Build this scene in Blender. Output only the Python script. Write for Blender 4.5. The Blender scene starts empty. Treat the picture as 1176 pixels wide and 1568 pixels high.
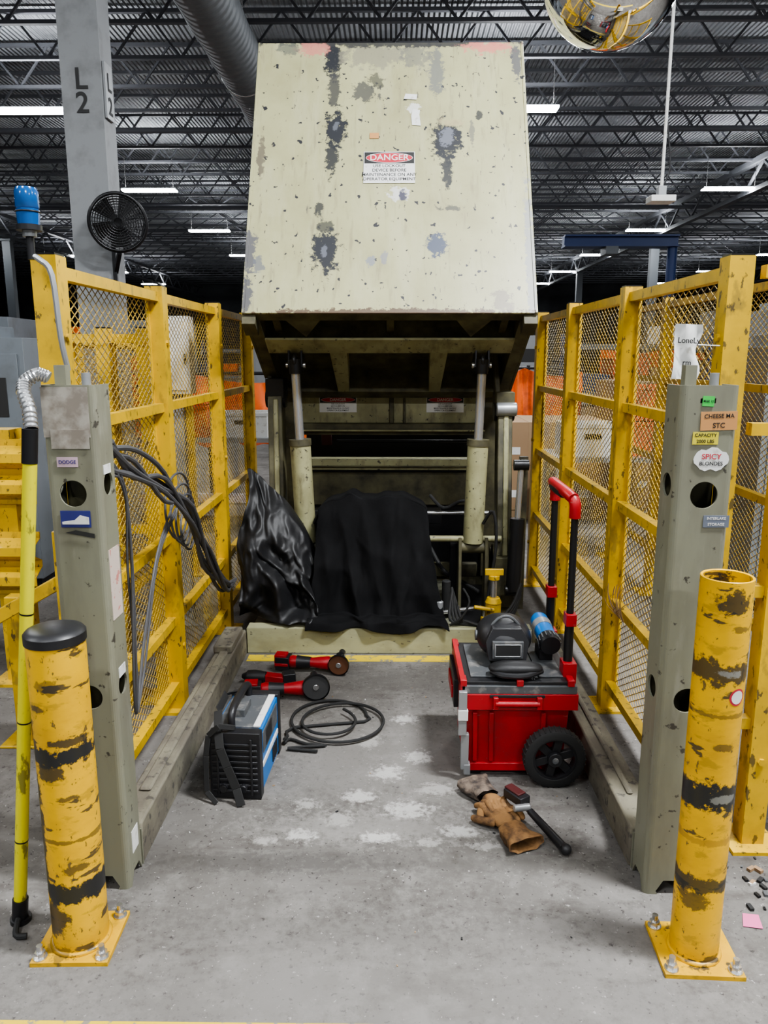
import bpy, bmesh, math, random
from mathutils import Vector, Matrix, Euler, noise
random.seed(7)
S = bpy.context.scene
COL = S.collection

# ------------------------------------------------------------ materials
def mat(name, base, rough=.5, metal=0.0, layers=(), blobs=(), bump=None, emit=None, coat=0, band=None, bn=(22, 2.3, 2.5), spec=None):
    m = bpy.data.materials.new(name); m.use_nodes = True
    nt = m.node_tree; N = nt.nodes; L = nt.links
    b = N['Principled BSDF']
    b.inputs['Roughness'].default_value = rough
    b.inputs['Metallic'].default_value = metal
    if spec is not None: b.inputs['Specular IOR Level'].default_value = spec
    if coat: b.inputs['Coat Weight'].default_value = coat
    b.inputs['Base Color'].default_value = (*base, 1)
    if emit:
        b.inputs['Emission Color'].default_value = (*emit[0], 1)
        b.inputs['Emission Strength'].default_value = emit[1]
    tc = N.new('ShaderNodeTexCoord')
    P = tc.outputs['Object']
    cur = None
    def mixc(fac, col, cur):
        mx = N.new('ShaderNodeMix'); mx.data_type = 'RGBA'
        L.new(fac, mx.inputs[0])
        if cur is None: mx.inputs[6].default_value = (*base, 1)
        else: L.new(cur, mx.inputs[6])
        mx.inputs[7].default_value = (*col, 1)
        return mx.outputs[2]
    for i, ly in enumerate(layers):
        mp = N.new('ShaderNodeMapping'); L.new(P, mp.inputs[0])
        sc = ly.get('scale', (5, 5, 5))
        if not isinstance(sc, tuple): sc = (sc, sc, sc)
        mp.inputs['Scale'].default_value = sc
        mp.inputs['Location'].default_value = (i*3.7+1.3, i*1.9, i*2.3)
        nz = N.new('ShaderNodeTexNoise'); L.new(mp.outputs[0], nz.inputs['Vector'])
        nz.inputs['Scale'].default_value = 1
        nz.inputs['Detail'].default_value = ly.get('detail', 5)
        nz.inputs['Roughness'].default_value = ly.get('nr', .6)
        mr = N.new('ShaderNodeMapRange'); L.new(nz.outputs[0], mr.inputs[0])
        mr.inputs[1].default_value = ly.get('lo', .5); mr.inputs[2].default_value = ly.get('hi', .6)
        mr.inputs[3].default_value = 0; mr.inputs[4].default_value = ly.get('amt', 1)
        cur = mixc(mr.outputs[0], ly['col'], cur)
    if blobs:
        nz = N.new('ShaderNodeTexNoise'); L.new(P, nz.inputs['Vector'])
        nz.inputs['Scale'].default_value = bn[0]; nz.inputs['Detail'].default_value = 7
        nz.inputs['Roughness'].default_value = .72
        for (c, r, col, amt) in blobs:
            s1 = N.new('ShaderNodeVectorMath'); s1.operation = 'SUBTRACT'
            L.new(P, s1.inputs[0]); s1.inputs[1].default_value = c
            s2 = N.new('ShaderNodeVectorMath'); s2.operation = 'DIVIDE'
            L.new(s1.outputs[0], s2.inputs[0]); s2.inputs[1].default_value = r
            s3 = N.new('ShaderNodeVectorMath'); s3.operation = 'LENGTH'
            L.new(s2.outputs[0], s3.inputs[0])
            ma = N.new('ShaderNodeMath'); ma.operation = 'MULTIPLY_ADD'
            L.new(nz.outputs[0], ma.inputs[0]); ma.inputs[1].default_value = 3.2
            L.new(s3.outputs['Value'], ma.inputs[2])
            mr = N.new('ShaderNodeMapRange'); L.new(ma.outputs[0], mr.inputs[0])
            mr.inputs[1].default_value = bn[1]; mr.inputs[2].default_value = bn[2]
            mr.inputs[3].default_value = amt; mr.inputs[4].default_value = 0
            cur = mixc(mr.outputs[0], col, cur)
    if cur is not None: L.new(cur, b.inputs['Base Color'])
    if bump:
        nz = N.new('ShaderNodeTexNoise'); L.new(P, nz.inputs['Vector'])
        nz.inputs['Scale'].default_value = bump[0]; nz.inputs['Detail'].default_value = 4
        bp = N.new('ShaderNodeBump'); bp.inputs['Strength'].default_value = bump[1]
        bp.inputs['Distance'].default_value = bump[2] if len(bump) > 2 else .01
        L.new(nz.outputs[0], bp.inputs['Height']); L.new(bp.outputs[0], b.inputs['Normal'])
    if band:
        wv = N.new('ShaderNodeTexWave'); L.new(P, wv.inputs['Vector'])
        wv.bands_direction = band[0]; wv.inputs['Scale'].default_value = band[1]
        bp = N.new('ShaderNodeBump'); bp.inputs['Strength'].default_value = 1
        bp.inputs['Distance'].default_value = band[2]
        L.new(wv.outputs[1], bp.inputs['Height']); L.new(bp.outputs[0], b.inputs['Normal'])
    return m

m_yel = mat('yellow_paint', (.64, .40, .014), .42, layers=[
    dict(col=(.40, .26, .02), scale=5, lo=.45, hi=.65, amt=.7),
    dict(col=(.18, .13, .04), scale=(16, 16, 8), lo=.57, hi=.66, amt=.6),
    dict(col=(.05, .04, .025), scale=(38, 38, 18), lo=.61, hi=.64, amt=.85)], bump=(40, .15, .003))
m_mesh = mat('fence_mesh_paint', (.50, .33, .05), .5, layers=[dict(col=(.26, .20, .09), scale=5, lo=.42, hi=.58)])
m_cream = mat('cream_machine_paint', (.34, .33, .185), .5, layers=[
    dict(col=(.19, .175, .09), scale=4, lo=.42, hi=.70, amt=.85),
    dict(col=(.12, .105, .06), scale=(18, 18, 7), lo=.52, hi=.70, amt=.7),
    dict(col=(.035, .03, .025), scale=34, lo=.63, hi=.66, amt=.9)], bump=(30, .1, .003))
m_sill = mat('sill_paint', (.33, .325, .20), .55, layers=[
    dict(col=(.22, .21, .13), scale=(5, 5, 9), lo=.45, hi=.65, amt=.7),
    dict(col=(.08, .07, .05), scale=(30, 30, 50), lo=.64, hi=.68, amt=.8)], bump=(30, .1, .003))
m_creamd = mat('cream_paint_dirty_shaded', (.125, .115, .06), .6, layers=[  # grimy cream, base darkened further to put interior shade into the colour
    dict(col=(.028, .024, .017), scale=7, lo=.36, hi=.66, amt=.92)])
m_upr = mat('upright_paint', (.205, .205, .15), .42, layers=[
    dict(col=(.14, .13, .10), scale=(7, 7, 2), lo=.45, hi=.7, amt=.8),
    dict(col=(.29, .29, .235), scale=(12, 12, 3), lo=.58, hi=.7, amt=.6),
    dict(col=(.04, .035, .03), scale=26, lo=.64, hi=.67, amt=.9)], bump=(60, .05, .002))
m_curb = mat('curb_dusty_steel', (.20, .185, .135), .85, layers=[
    dict(col=(.13, .115, .09), scale=(12, 5, 12), lo=.40, hi=.58, amt=.95),
    dict(col=(.05, .045, .04), scale=24, lo=.57, hi=.66, amt=.8)], bump=(50, .3, .004))
m_black = mat('black_plastic', (.015, .015, .017), .42)
m_blackm = mat('black_metal', (.025, .025, .027), .35, .5)
m_rubber = mat('black_rubber', (.016, .016, .016), .75)
m_red = mat('red_plastic', (.38, .008, .015), .38, layers=[dict(col=(.24, .014, .018), scale=8, lo=.45, hi=.65, amt=.7), dict(col=(.25, .12, .11), scale=(30, 30, 60), lo=.66, hi=.7, amt=.5)])
m_grey = mat('grey_plastic', (.08, .085, .09), .5, layers=[dict(col=(.24, .23, .215), scale=20, lo=.55, hi=.68, amt=.7)])
m_lgrey = mat('light_grey_metal', (.34, .35, .36), .4, .5)
m_steel = mat('steel', (.6, .6, .6), .25, .9, layers=[dict(col=(.38, .36, .33), scale=20, lo=.55, hi=.7)])
m_chrome = mat('chrome_rod', (.55, .56, .58), .25, .8)
m_white = mat('white_label', (.66, .66, .64), .6, layers=[dict(col=(.42, .39, .33), scale=30, lo=.58, hi=.68, amt=.6)])
m_redink = mat('sign_red', (.48, .03, .05), .5)
m_darkred = mat('dark_red_rail', (.06, .008, .008), .6)
m_ink = mat('sign_black', (.02, .02, .02), .6)
m_blue = mat('welder_blue', (.01, .15, .46), .35)
m_bluel = mat('beacon_blue', (.012, .085, .28), .15, coat=.5)
m_leather = mat('tan_leather', (.24, .125, .045), .85, layers=[dict(col=(.07, .035, .014), scale=18, lo=.45, hi=.65)], bump=(70, .6, .005))
m_glovegrey = mat('glove_cuff', (.17, .13, .10), .9, layers=[dict(col=(.04, .032, .028), scale=20, lo=.44, hi=.62)], bump=(60, .6, .005))
m_cloth = mat('black_fabric', (.006, .006, .0065), .85, layers=[dict(col=(.013, .013, .014), scale=9, lo=.45, hi=.8, amt=.6)], bump=(90, .25, .003), spec=.12)
m_vinyl = mat('black_vinyl', (.010, .010, .011), .5, bump=(25, .3, .008), spec=.4)
m_orange = mat('orange_vinyl', (.85, .15, .02), .5, layers=[dict(col=(.45, .08, .02), scale=4, lo=.45, hi=.6)])
m_card = mat('cardboard', (.30, .195, .11), .85)
m_colgrey = mat('column_grey', (.25, .26, .27), .5, layers=[dict(col=(.15, .15, .15), scale=5, lo=.5, hi=.7, amt=.6)])
m_coldark = mat('column_dark', (.10, .11, .12), .5)
m_truss = mat('truss_steel', (.12, .125, .14), .6)
m_duct = mat('galvanised_duct', (.22, .235, .25), .5, .5, band=('Y', 2.2, .02))
m_cable = mat('grey_cable', (.075, .075, .08), .55)
m_machine = mat('machine_grey', (.15, .17, .19), .5, layers=[dict(col=(.07, .07, .07), scale=3, lo=.5, hi=.7, amt=.6)])
m_wood = mat('pallet_wood', (.30, .20, .11), .8)
m_lampon = mat('lamp_diffuser', (1, 1, 1), .5, emit=((.93, .97, 1), 36))
m_mirror = mat('mirror_acrylic', (.75, .745, .74), .04, 1)
m_craneblue = mat('crane_blue', (.015, .035, .12), .5)
m_green = mat('green_label', (.05, .5, .08), .5)
m_orlab = mat('orange_label', (.50, .25, .09), .6)
m_yellab = mat('yellow_label', (.60, .52, .05), .5)
m_sleeve = mat('yellow_sleeve', (.64, .58, .015), .35, layers=[dict(col=(.10, .09, .03), scale=(30, 30, 12), lo=.56, hi=.62, amt=.8)])
m_brass = mat('brass_brush', (.16, .07, .035), .6, .4)

def floor_mat():
    W1 = (.43, .42, .40); W2 = (.33, .32, .30)
    spots = [(-.30, 2.27, .05, .03), (-.42, 2.24, .04, .02), (-.05, 2.26, .06, .03), (.12, 2.24, .04, .02), (.22, 2.3, .06, .03), (-.18, 2.36, .05, .04), (.05, 2.42, .08, .05),
             (.30, 2.22, .05, .02), (-.12, 2.50, .06, .04), (.16, 2.55, .07, .04), (-.02, 2.66, .06, .05), (-.30, 2.45, .04, .03), (.10, 2.78, .05, .05), (-.10, 2.9, .05, .05), (.05, 3.1, .05, .04)]
    m = mat('concrete_floor', (.158, .149, .139), .8, layers=[
        dict(col=(.108, .10, .091), scale=1.8, lo=.38, hi=.6, amt=.9, detail=8),
        dict(col=(.21, .20, .187), scale=8, lo=.5, hi=.64, amt=.7, detail=8, nr=.7),
        dict(col=(.07, .063, .056), scale=13, lo=.54, hi=.68, amt=.7, detail=8, nr=.75),
        dict(col=(.035, .032, .03), scale=60, lo=.62, hi=.66, amt=.8),
        dict(col=(.05, .042, .036), scale=(3, 9, 1), lo=.58, hi=.69, amt=.5),
        dict(col=(.38, .37, .35), scale=75, lo=.66, hi=.685, amt=.8)],
        blobs=[((-.0, 2.78, 0), (.75, .62, 1), (.205, .196, .183), .45),
               ((-.02, 2.32, 0), (.62, .13, 1), (.24, .23, .215), .6),
               ((-.05, 1.62, 0), (1.5, .42, 1), (.205, .195, .183), .45),
               ((-.4, 2.13, 0), (.55, .07, 1), (.075, .07, .065), .6), ((.4, 2.13, 0), (.5, .05, 1), (.085, .08, .072), .5),  # dark bands along the coating edge, with a floor shadow painted in at left
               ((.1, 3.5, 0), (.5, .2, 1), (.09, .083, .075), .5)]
              + [((x, y, 0), (rx*1.3, ry*1.3, 1), W1 if i % 2 == 0 else W2, .8) for i, (x, y, rx, ry) in enumerate(spots)],
        bump=(45, .2, .004), bn=(38, 2.0, 2.5), spec=.3)
    return m
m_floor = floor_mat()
m_linepaint = mat('floor_line_paint', (.66, .48, .02), .6, layers=[
    dict(col=(.2, .19, .16), scale=22, lo=.55, hi=.6, amt=.95)])

# ------------------------------------------------------------ mesh builder
class B:
    def __init__(s, name): s.name = name; s.v = []; s.f = []; s.mi = []; s.mats = []
    def mid(s, m):
        if m not in s.mats: s.mats.append(m)
        return s.mats.index(m)
    def add(s, vs, fs, m):
        o = len(s.v); s.v += [tuple(v) for v in vs]; k = s.mid(m)
        for f in fs: s.f.append(tuple(i+o for i in f)); s.mi.append(k)
    BF = [(0, 3, 2, 1), (4, 5, 6, 7), (0, 1, 5, 4), (1, 2, 6, 5), (2, 3, 7, 6), (3, 0, 4, 7)]
    def box(s, x0, x1, y0, y1, z0, z1, m, M=None):
        vs = [Vector(p) for p in [(x0, y0, z0), (x1, y0, z0), (x1, y1, z0), (x0, y1, z0), (x0, y0, z1), (x1, y0, z1), (x1, y1, z1), (x0, y1, z1)]]
        if M: vs = [M @ v for v in vs]
        s.add(vs, s.BF, m)
    def cbox(s, c, d, m, rot=(0, 0, 0)):
        M = Matrix.Translation(c) @ Euler([math.radians(a) for a in rot]).to_matrix().to_4x4()
        s.box(-d[0]/2, d[0]/2, -d[1]/2, d[1]/2, -d[2]/2, d[2]/2, m, M)
    def taper(s, c, d0, d1, h, m):
        vs = []
        for d, z in ((d0, 0), (d1, h)):
            for sx, sy in ((-1, -1), (1, -1), (1, 1), (-1, 1)):
                vs.append((c[0]+sx*d[0]/2, c[1]+sy*d[1]/2, c[2]+z))
        s.add(vs, s.BF, m)
    def beam(s, p0, p1, w, h, m, up=(0, 0, 1)):
        p0 = Vector(p0); p1 = Vector(p1); d = (p1-p0).normalized(); u = Vector(up)
        if abs(d.dot(u)) > .99: u = Vector((0, 1, 0))
        a = d.cross(u).normalized()*w/2; b = a.cross(d).normalized()*h/2
        s.add([p0-a-b, p0+a-b, p0+a+b, p0-a+b, p1-a-b, p1+a-b, p1+a+b, p1-a+b], s.BF, m)
    def cyl(s, p0, p1, r, m, r1=None, seg=24, caps=True):
        p0 = Vector(p0); p1 = Vector(p1); d = (p1-p0).normalized()
        u = Vector((0, 0, 1)) if abs(d.z) < .9 else Vector((1, 0, 0))
        a = d.cross(u).normalized(); b = d.cross(a).normalized()
        r1 = r if r1 is None else r1; vs = []
        for p, q in ((p0, r), (p1, r1)):
            for i in range(seg):
                t = 2*math.pi*i/seg; vs.append(p+(a*math.cos(t)+b*math.sin(t))*q)
        fs = [(i, (i+1) % seg, seg+(i+1) % seg, seg+i) for i in range(seg)]
        if caps: fs += [tuple(reversed(range(seg))), tuple(range(seg, 2*seg))]
        s.add(vs, fs, m)
    def rings(s, p0, d, prof, m, seg=28, sq=None):
        p0 = Vector(p0); d = Vector(d).normalized()
        u = Vector((0, 0, 1)) if abs(d.z) < .9 else Vector((1, 0, 0))
        a = d.cross(u).normalized(); b = d.cross(a).normalized(); vs = []
        for t, r in prof:
            for i in range(seg):
                q = 2*math.pi*i/seg; vs.append(p0+d*t+(a*math.cos(q)+b*math.sin(q))*max(r, 1e-4))
        n = len(prof)
        fs = [(k*seg+i, k*seg+(i+1) % seg, (k+1)*seg+(i+1) % seg, (k+1)*seg+i) for k in range(n-1) for i in range(seg)]
        s.add(vs, fs, m)
    def torus(s, c, ax, R, r, m, seg=32, sg=10):
        c = Vector(c); d = Vector(ax).normalized()
        u = Vector((0, 0, 1)) if abs(d.z) < .9 else Vector((1, 0, 0))
        a = d.cross(u).normalized(); b = d.cross(a).normalized(); vs = []
        for i in range(seg):
            t = 2*math.pi*i/seg; e = a*math.cos(t)+b*math.sin(t)
            for j in range(sg):
                q = 2*math.pi*j/sg; vs.append(c+e*(R+r*math.cos(q))+d*r*math.sin(q))
        fs = [(i*sg+j, ((i+1) % seg)*sg+j, ((i+1) % seg)*sg+(j+1) % sg, i*sg+(j+1) % sg) for i in range(seg) for j in range(sg)]
        s.add(vs, fs, m)
    def ell(s, c, r, m, seg=24, rg=14, M=None, zmin=-1, p=1.0):
        vs = []
        for k in range(rg+1):
            ph = -math.pi/2+math.pi*k/rg
            z = max(math.sin(ph), zmin)
            cr = math.cos(ph)
            for i in range(seg):
                t = 2*math.pi*i/seg
                cx, cy = math.cos(t), math.sin(t)
                cx = math.copysign(abs(cx)**p, cx); cy = math.copysign(abs(cy)**p, cy)
                v = Vector((cx*cr*r[0], cy*cr*r[1], z*r[2]))
                if M: v = M @ v
                vs.append(v+Vector(c))
        fs = [(k*seg+i, k*seg+(i+1) % seg, (k+1)*seg+(i+1) % seg, (k+1)*seg+i) for k in range(rg) for i in range(seg)]
        s.add(vs, fs, m)
    def tube(s, pts, r, m, seg=8, smooth=4):
        P = [Vector(p) for p in pts]
        if smooth and len(P) > 2:
            Q = []
            for i in range(len(P)-1):
                a = P[max(i-1, 0)]; b = P[i]; c = P[i+1]; d = P[min(i+2, len(P)-1)]
                for k in range(smooth):
                    t = k/smooth
                    Q.append(.5*((2*b)+(-a+c)*t+(2*a-5*b+4*c-d)*t*t+(-a+3*b-3*c+d)*t**3))
            Q.append(P[-1]); P = Q
        vs = []; n = len(P); ref = None
        for i, p in enumerate(P):
            d = (P[min(i+1, n-1)]-P[max(i-1, 0)])
            d = d.normalized() if d.length > 1e-6 else Vector((0, 0, 1))
            if ref is None: ref = Vector((0, 0, 1)) if abs(d.z) < .9 else Vector((1, 0, 0))
            a = (ref-d*ref.dot(d)).normalized(); ref = a; b = d.cross(a)
            for j in range(seg):
                q = 2*math.pi*j/seg; vs.append(p+(a*math.cos(q)+b*math.sin(q))*r)
        fs = [(i*seg+j, i*seg+(j+1) % seg, (i+1)*seg+(j+1) % seg, (i+1)*seg+j) for i in range(n-1) for j in range(seg)]
        fs += [tuple(range(seg)), tuple(reversed(range((n-1)*seg, n*seg)))]
        s.add(vs, fs, m)
    def prism(s, pts, ext, m):
        n = len(pts); e = Vector(ext); P = [Vector(p) for p in pts]
        vs = P+[p+e for p in P]
        fs = [tuple(reversed(range(n))), tuple(range(n, 2*n))]+[(i, (i+1) % n, n+(i+1) % n, n+i) for i in range(n)]
        s.add(vs, fs, m)
    def done(s, loc=(0, 0, 0), rot=(0, 0, 0), parent=None, bevel=0, ang=38, seg=2, norm=True):
        me = bpy.data.meshes.new(s.name)
        me.from_pydata(s.v, [], s.f)
        for m in s.mats: me.materials.append(m)
        me.polygons.foreach_set('material_index', s.mi)
        bm = bmesh.new(); bm.from_mesh(me)
        if norm: bmesh.ops.recalc_face_normals(bm, faces=bm.faces)
        a = math.radians(ang)
        for f in bm.faces: f.smooth = True
        for e in bm.edges:
            if len(e.link_faces) != 2 or e.calc_face_angle(0) > a: e.smooth = False
        bm.to_mesh(me); bm.free()
        o = bpy.data.objects.new(s.name, me); COL.objects.link(o)
        o.location = loc; o.rotation_euler = rot
        if parent: o.parent = parent
        if bevel:
            md = o.modifiers.new('bevel', 'BEVEL'); md.width = bevel; md.segments = seg
            md.limit_method = 'ANGLE'; md.angle_limit = math.radians(50); md.harden_normals = False
        return o

def text(parent, s, loc, rot, size, m, name='lettering', ex=.0004, align='CENTER'):
    cu = bpy.data.curves.new(name, 'FONT'); cu.body = s; cu.size = size
    cu.align_x = align; cu.align_y = 'CENTER'; cu.extrude = ex; cu.offset = size*.012
    cu.materials.append(m)
    o = bpy.data.objects.new(name, cu); COL.objects.link(o)
    o.location = loc; o.rotation_euler = rot; o.parent = parent
    return o

def boolean_cut(o, cutters):
    for c in cutters:
        md = o.modifiers.new('b', 'BOOLEAN'); md.object = c; md.operation = 'DIFFERENCE'; md.solver = 'EXACT'
    dg = bpy.context.evaluated_depsgraph_get(); dg.update()
    me = bpy.data.meshes.new_from_object(o.evaluated_get(dg))
    o.modifiers.clear(); o.data = me
    for c in cutters: bpy.data.objects.remove(c)

# ------------------------------------------------------------ room shell
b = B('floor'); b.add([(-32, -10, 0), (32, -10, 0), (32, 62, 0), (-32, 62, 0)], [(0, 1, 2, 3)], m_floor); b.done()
m_deck = mat('ceiling_deck', (.50, .52, .55), .6, layers=[dict(col=(.28, .29, .31), scale=.5, lo=.45, hi=.6)], band=('X', 3.2, .08))
b = B('ceiling'); b.box(-32, 32, -10, 62, 7.6, 7.7, m_deck); b.done()
m_wall = mat('wall_paint', (.10, .11, .12), .7, layers=[dict(col=(.05, .05, .055), scale=.3, lo=.4, hi=.6)])
b = B('wall_back'); b.box(-32, 32, 62, 62.2, 0, 7.7, m_wall); b.done()
b = B('wall_left'); b.box(-32.2, -32, -10, 62, 0, 7.7, m_wall); b.done()
b = B('wall_right'); b.box(32, 32.2, -10, 62, 0, 7.7, m_wall); b.done()

b = B('ceiling_joists')
y = 3.0
while y < 60:
    zt, zb = 7.5, 6.75
    b.beam((-31.9, y, zt), (31.9, y, zt), .09, .06, m_truss)
    b.beam((-31.9, y, zb), (31.9, y, zb), .09, .06, m_truss)
    step = .6 if y < 30 else 1.2
    x = -31.5 if y > 30 else -20; lim = -x; k = 0
    while x < lim:
        b.beam((x, y, zb if k % 2 else zt), (x+step, y, zt if k % 2 else zb), .038, .038, m_truss)
        x += step; k += 1
    y += 1.5
b.done(norm=False)
b = B('ceiling_girders')
for gx in (-14.7, -2.44, 9.8, 22):
    b.beam((gx, -5, 6.7), (gx, 61, 6.7), .2, .14, m_truss); b.beam((gx, -5, 5.95), (gx, 61, 5.95), .2, .12, m_truss)
    y = 0; k = 0
    while y < 60:
        b.beam((gx, y, 6.0 if k % 2 else 6.65), (gx, y+1.0, 6.65 if k % 2 else 6.0), .06, .06, m_truss); y += 1; k += 1
for yy in (10.5, 18, 27):
    b.cyl((-31.9, yy, 6.35), (31.9, yy, 6.35), .06, m_truss, seg=8)
b.done(norm=False)

def column(x, y, lettered=False):
    b = B('support_column'); mc = m_colgrey if lettered else m_coldark
    b.box(-.155, .155, -.13, -.115, 0, 5.84, mc); b.box(-.155, .155, .115, .13, 0, 5.84, mc)
    b.box(-.155, -.14, -.115, .115, 0, 5.84, mc); b.box(.14, .155, -.115, .115, 0, 5.84, mc)
    b.box(-.22, .22, -.2, .2, 0, .03, mc)
    for sx in (-.18, .18):
        for sy in (-.165, .165): b.cyl((sx, sy, .03), (sx, sy, .07), .02, m_steel, seg=6)
    b.box(-.2, .2, -.18, .18, 5.80, 5.88, mc)
    o = b.done(loc=(x, y, 0))
    if lettered:
        r = (math.pi/2, 0, 0)
        text(o, 'L', (0, -.135, 3.61), r, .21, m_ink); text(o, '2', (0, -.135, 3.44), r, .21, m_ink)
        r2 = (math.pi/2, 0, math.pi/2)
        text(o, 'L', (.178, -.02, 3.61), r2, .18, m_ink); text(o, '2', (.178, -.02, 3.44), r2, .18, m_ink)
        b = B('side_bracket'); b.box(.158, .175, -.1, .05, 3.35, 3.75, m_lgrey); c = b.done(parent=o)
    return o
column(-2.39, 6.5, True)
for (x, y) in ((-2.44, 18.5), (9.8, 30.5), (9.8, 42.5), (-14.7, 30.5), (9.8, 18.5), (-14.7, 18.5), (-2.44, 30.5), (-14.7, 42.5)):
    column(x, y)

def strip(x, y, z=5.8, power=None, ln=1.5, up=40):
    b = B('strip_light')
    b.box(-ln/2, ln/2, -.10, .10, .03, .07, m_lgrey)
    b.box(-ln/2+.02, ln/2-.02, -.15, .15, 0, .035, m_lampon)
    b.cyl((-ln/2+.1, 0, .07), (-ln/2+.1, 0, .90), .008, m_steel, seg=6)
    b.cyl((ln/2-.1, 0, .07), (ln/2-.1, 0, .90), .008, m_steel, seg=6)
    o = b.done(loc=(x, y, z))
    def al(p, z, rx):
        l = bpy.data.lights.new('tube_and_fill_glow', 'AREA'); l.shape = 'RECTANGLE'; l.size = ln; l.size_y = .35
        l.energy = p; l.color = (.96, .98, 1)
        lo = bpy.data.objects.new('tube_and_fill_glow', l); COL.objects.link(lo); lo.parent = o; lo.location = (0, 0, z); lo.rotation_euler = (rx, 0, 0)
    if power: al(power, -.03, 0)
    if up: al(up, .11, math.pi)  # upward fill added to each fixture to brighten the ceiling
for y in (-5.7, 1.3, 8.3, 15.3, 22.3, 29.3, 36.3, 43.3, 50.3):
    near = y < 12
    zz = 5.95
    strip(-6.7, y, zz, power=140 if near else 90)
    strip(2.25, y, zz, power={-5.7: 240, 1.3: 520, 8.3: 160}.get(y, 80))
    strip(9.1, y, zz, power=120 if near else 90)
    if y > 20: strip(-15.2, y, zz, power=None)
    if y > 20: strip(17, y, zz, power=None)
strip(-1.9, -1.6, 5.95, power=120)  # extra strip outside the fixture rows, unseen behind the camera

b = B('ventilation_duct')
b.rings((-1.97, 3, 5.2), (0, 1, 0), [(0, .30)]+[(i*.35, .30 if i % 3 else .312) for i in range(1, 30)]+[(10.5, .30)], m_duct)
b.rings((-1.97, 13.45, 5.2), (.3, .3, -1), [(-.1, .30), (1.0, .30), (1.0, .01)], m_duct)
for yy in (5, 8, 11):
    b.torus((-1.97, yy, 5.2), (0, 1, 0), .305, .012, m_steel); b.cyl((-1.97, yy, 5.5), (-1.97, yy, 6.7), .008, m_steel, seg=6)
b.done()

# ------------------------------------------------------------ fences
def clip(x0, y0, sl, w, z0, z1):
    xa = (z0-y0)/sl; xb = (z1-y0)/sl
    lo = max(0, min(xa, xb)); hi = min(w, max(xa, xb))
    if hi-lo < .01: return None
    return (lo, y0+sl*lo), (hi, y0+sl*hi)

def fence(name, p0, p1, posts, rails, top, panels_z, post=.07, mesh_off=0.0, rail=.036):
    b = B(name); p0 = Vector((*p0, 0)); p1 = Vector((*p1, 0)); ln = (p1-p0).length; d = (p1-p0)/ln
    nrm = Vector((0, 0, 1)).cross(d)
    for t in posts:
        q = p0+d*t
        b.beam(q, q+Vector((0, 0, top+.02)), post, post, m_yel)
        c = q
        b.box(c.x-.08, c.x+.08, c.y-.08, c.y+.08, 0, .012, m_yel)
        b.beam(q+Vector((0, 0, top+.02)), q+Vector((0, 0, top+.026)), post*.9, post*.9, m_blackm)
        for zc in (.3, 1.0, 1.6):
            if zc < top: b.cyl(q+Vector((0, 0, zc))-nrm*(post/2+.008), q+Vector((0, 0, zc))+nrm*(post/2+.008), .012, m_yel, seg=6)
    for z in rails:
        b.beam(p0+Vector((0, 0, z)), p0+d*ln+Vector((0, 0, z)), rail, rail, m_yel)
    for i in range(len(posts)-1):
        w = posts[i+1]-posts[i]-post; st = posts[i]+post/2
        for (z0, z1) in panels_z:
            o = p0+d*st+nrm*mesh_off
            for sgn in (1, -1):
                sl = .58*sgn; sp = .030
                c = z0-(.58*w if sgn > 0 else 0)
                end = z1+(.58*w if sgn < 0 else 0)
                while c < end:
                    r = clip(0, c, sl, w, z0, z1)
                    if r:
                        (a0, za), (a1, zb) = r
                        b.beam(o+d*a0+Vector((0, 0, za)), o+d*a1+Vector((0, 0, zb)), .002, .0030, m_mesh)
                    c += sp
            for zz in (z0, z1):
                b.beam(o+Vector((0, 0, zz)), o+d*w+Vector((0, 0, zz)), .008, .02, m_yel)
            for a in (0.006, w-.006):
                b.beam(o+d*a+Vector((0, 0, z0)), o+d*a+Vector((0, 0, z1)), .008, .02, m_yel)
    return b.done(norm=False)

RZ = [.12, .50, .93, 1.34, 1.78]
PZ = [(.12, 1.78)]
fence('safety_fence', (-.96, 2.22), (-.96, 5.2), [0, .98, 1.98, 2.90], [.12, .42, .79, 1.34, 1.78], 1.8, PZ, mesh_off=.022)
fence('safety_fence', (.96, 2.26), (.96, 5.2), [0, .98, 1.98, 2.88], RZ, 1.8, PZ, mesh_off=-.022)
fence('safety_fence', (1.035, 2.26), (2.2, 2.26), [0.12, 1.1], [.42, 1.34, 1.78, .85], 1.8, [(.42, 1.78)], mesh_off=-.022)
fence('safety_fence', (-1.42, 3.3), (-1.02, 3.3), [.03, .20, .37], [.3, .8, 1.62], 1.64, [(.3, 1.62)], mesh_off=.022, post=.055)
fence('safety_fence', (1.7, 2.95), (1.7, 5.95), [0.05, 1.0, 2.0, 2.95], [.3, .9, 1.4, 1.86], 1.88, [(.3, 1.86)], mesh_off=-.022, post=.06)
fence('safety_fence', (-1.42, 3.42), (-1.42, 5.4), [0.05, 1., 1.93], [.3, .9, 1.6], 1.62, [(.3, 1.6)], mesh_off=-.022, post=.05)
b = B('guard_brace')
b.beam((-1.22, 2.75, .0), (-1.22, 2.75, .92), .06, .06, m_yel); b.beam((-1.55, 2.75, .55), (-1.0, 2.75, .86), .05, .05, m_yel)
b.beam((-1.5, 2.9, .0), (-1.5, 2.9, .62), .06, .06, m_yel); b.beam((-1.5, 2.9, .35), (-1.0, 2.9, .35), .05, .05, m_yel)
b.box(-1.3, -1.14, 2.67, 2.83, 0, .012, m_yel); b.box(-1.58, -1.42, 2.82, 2.98, 0, .012, m_yel)
b.done(bevel=.004)
b = B('cable_ties'); r = random.Random(5)
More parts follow.
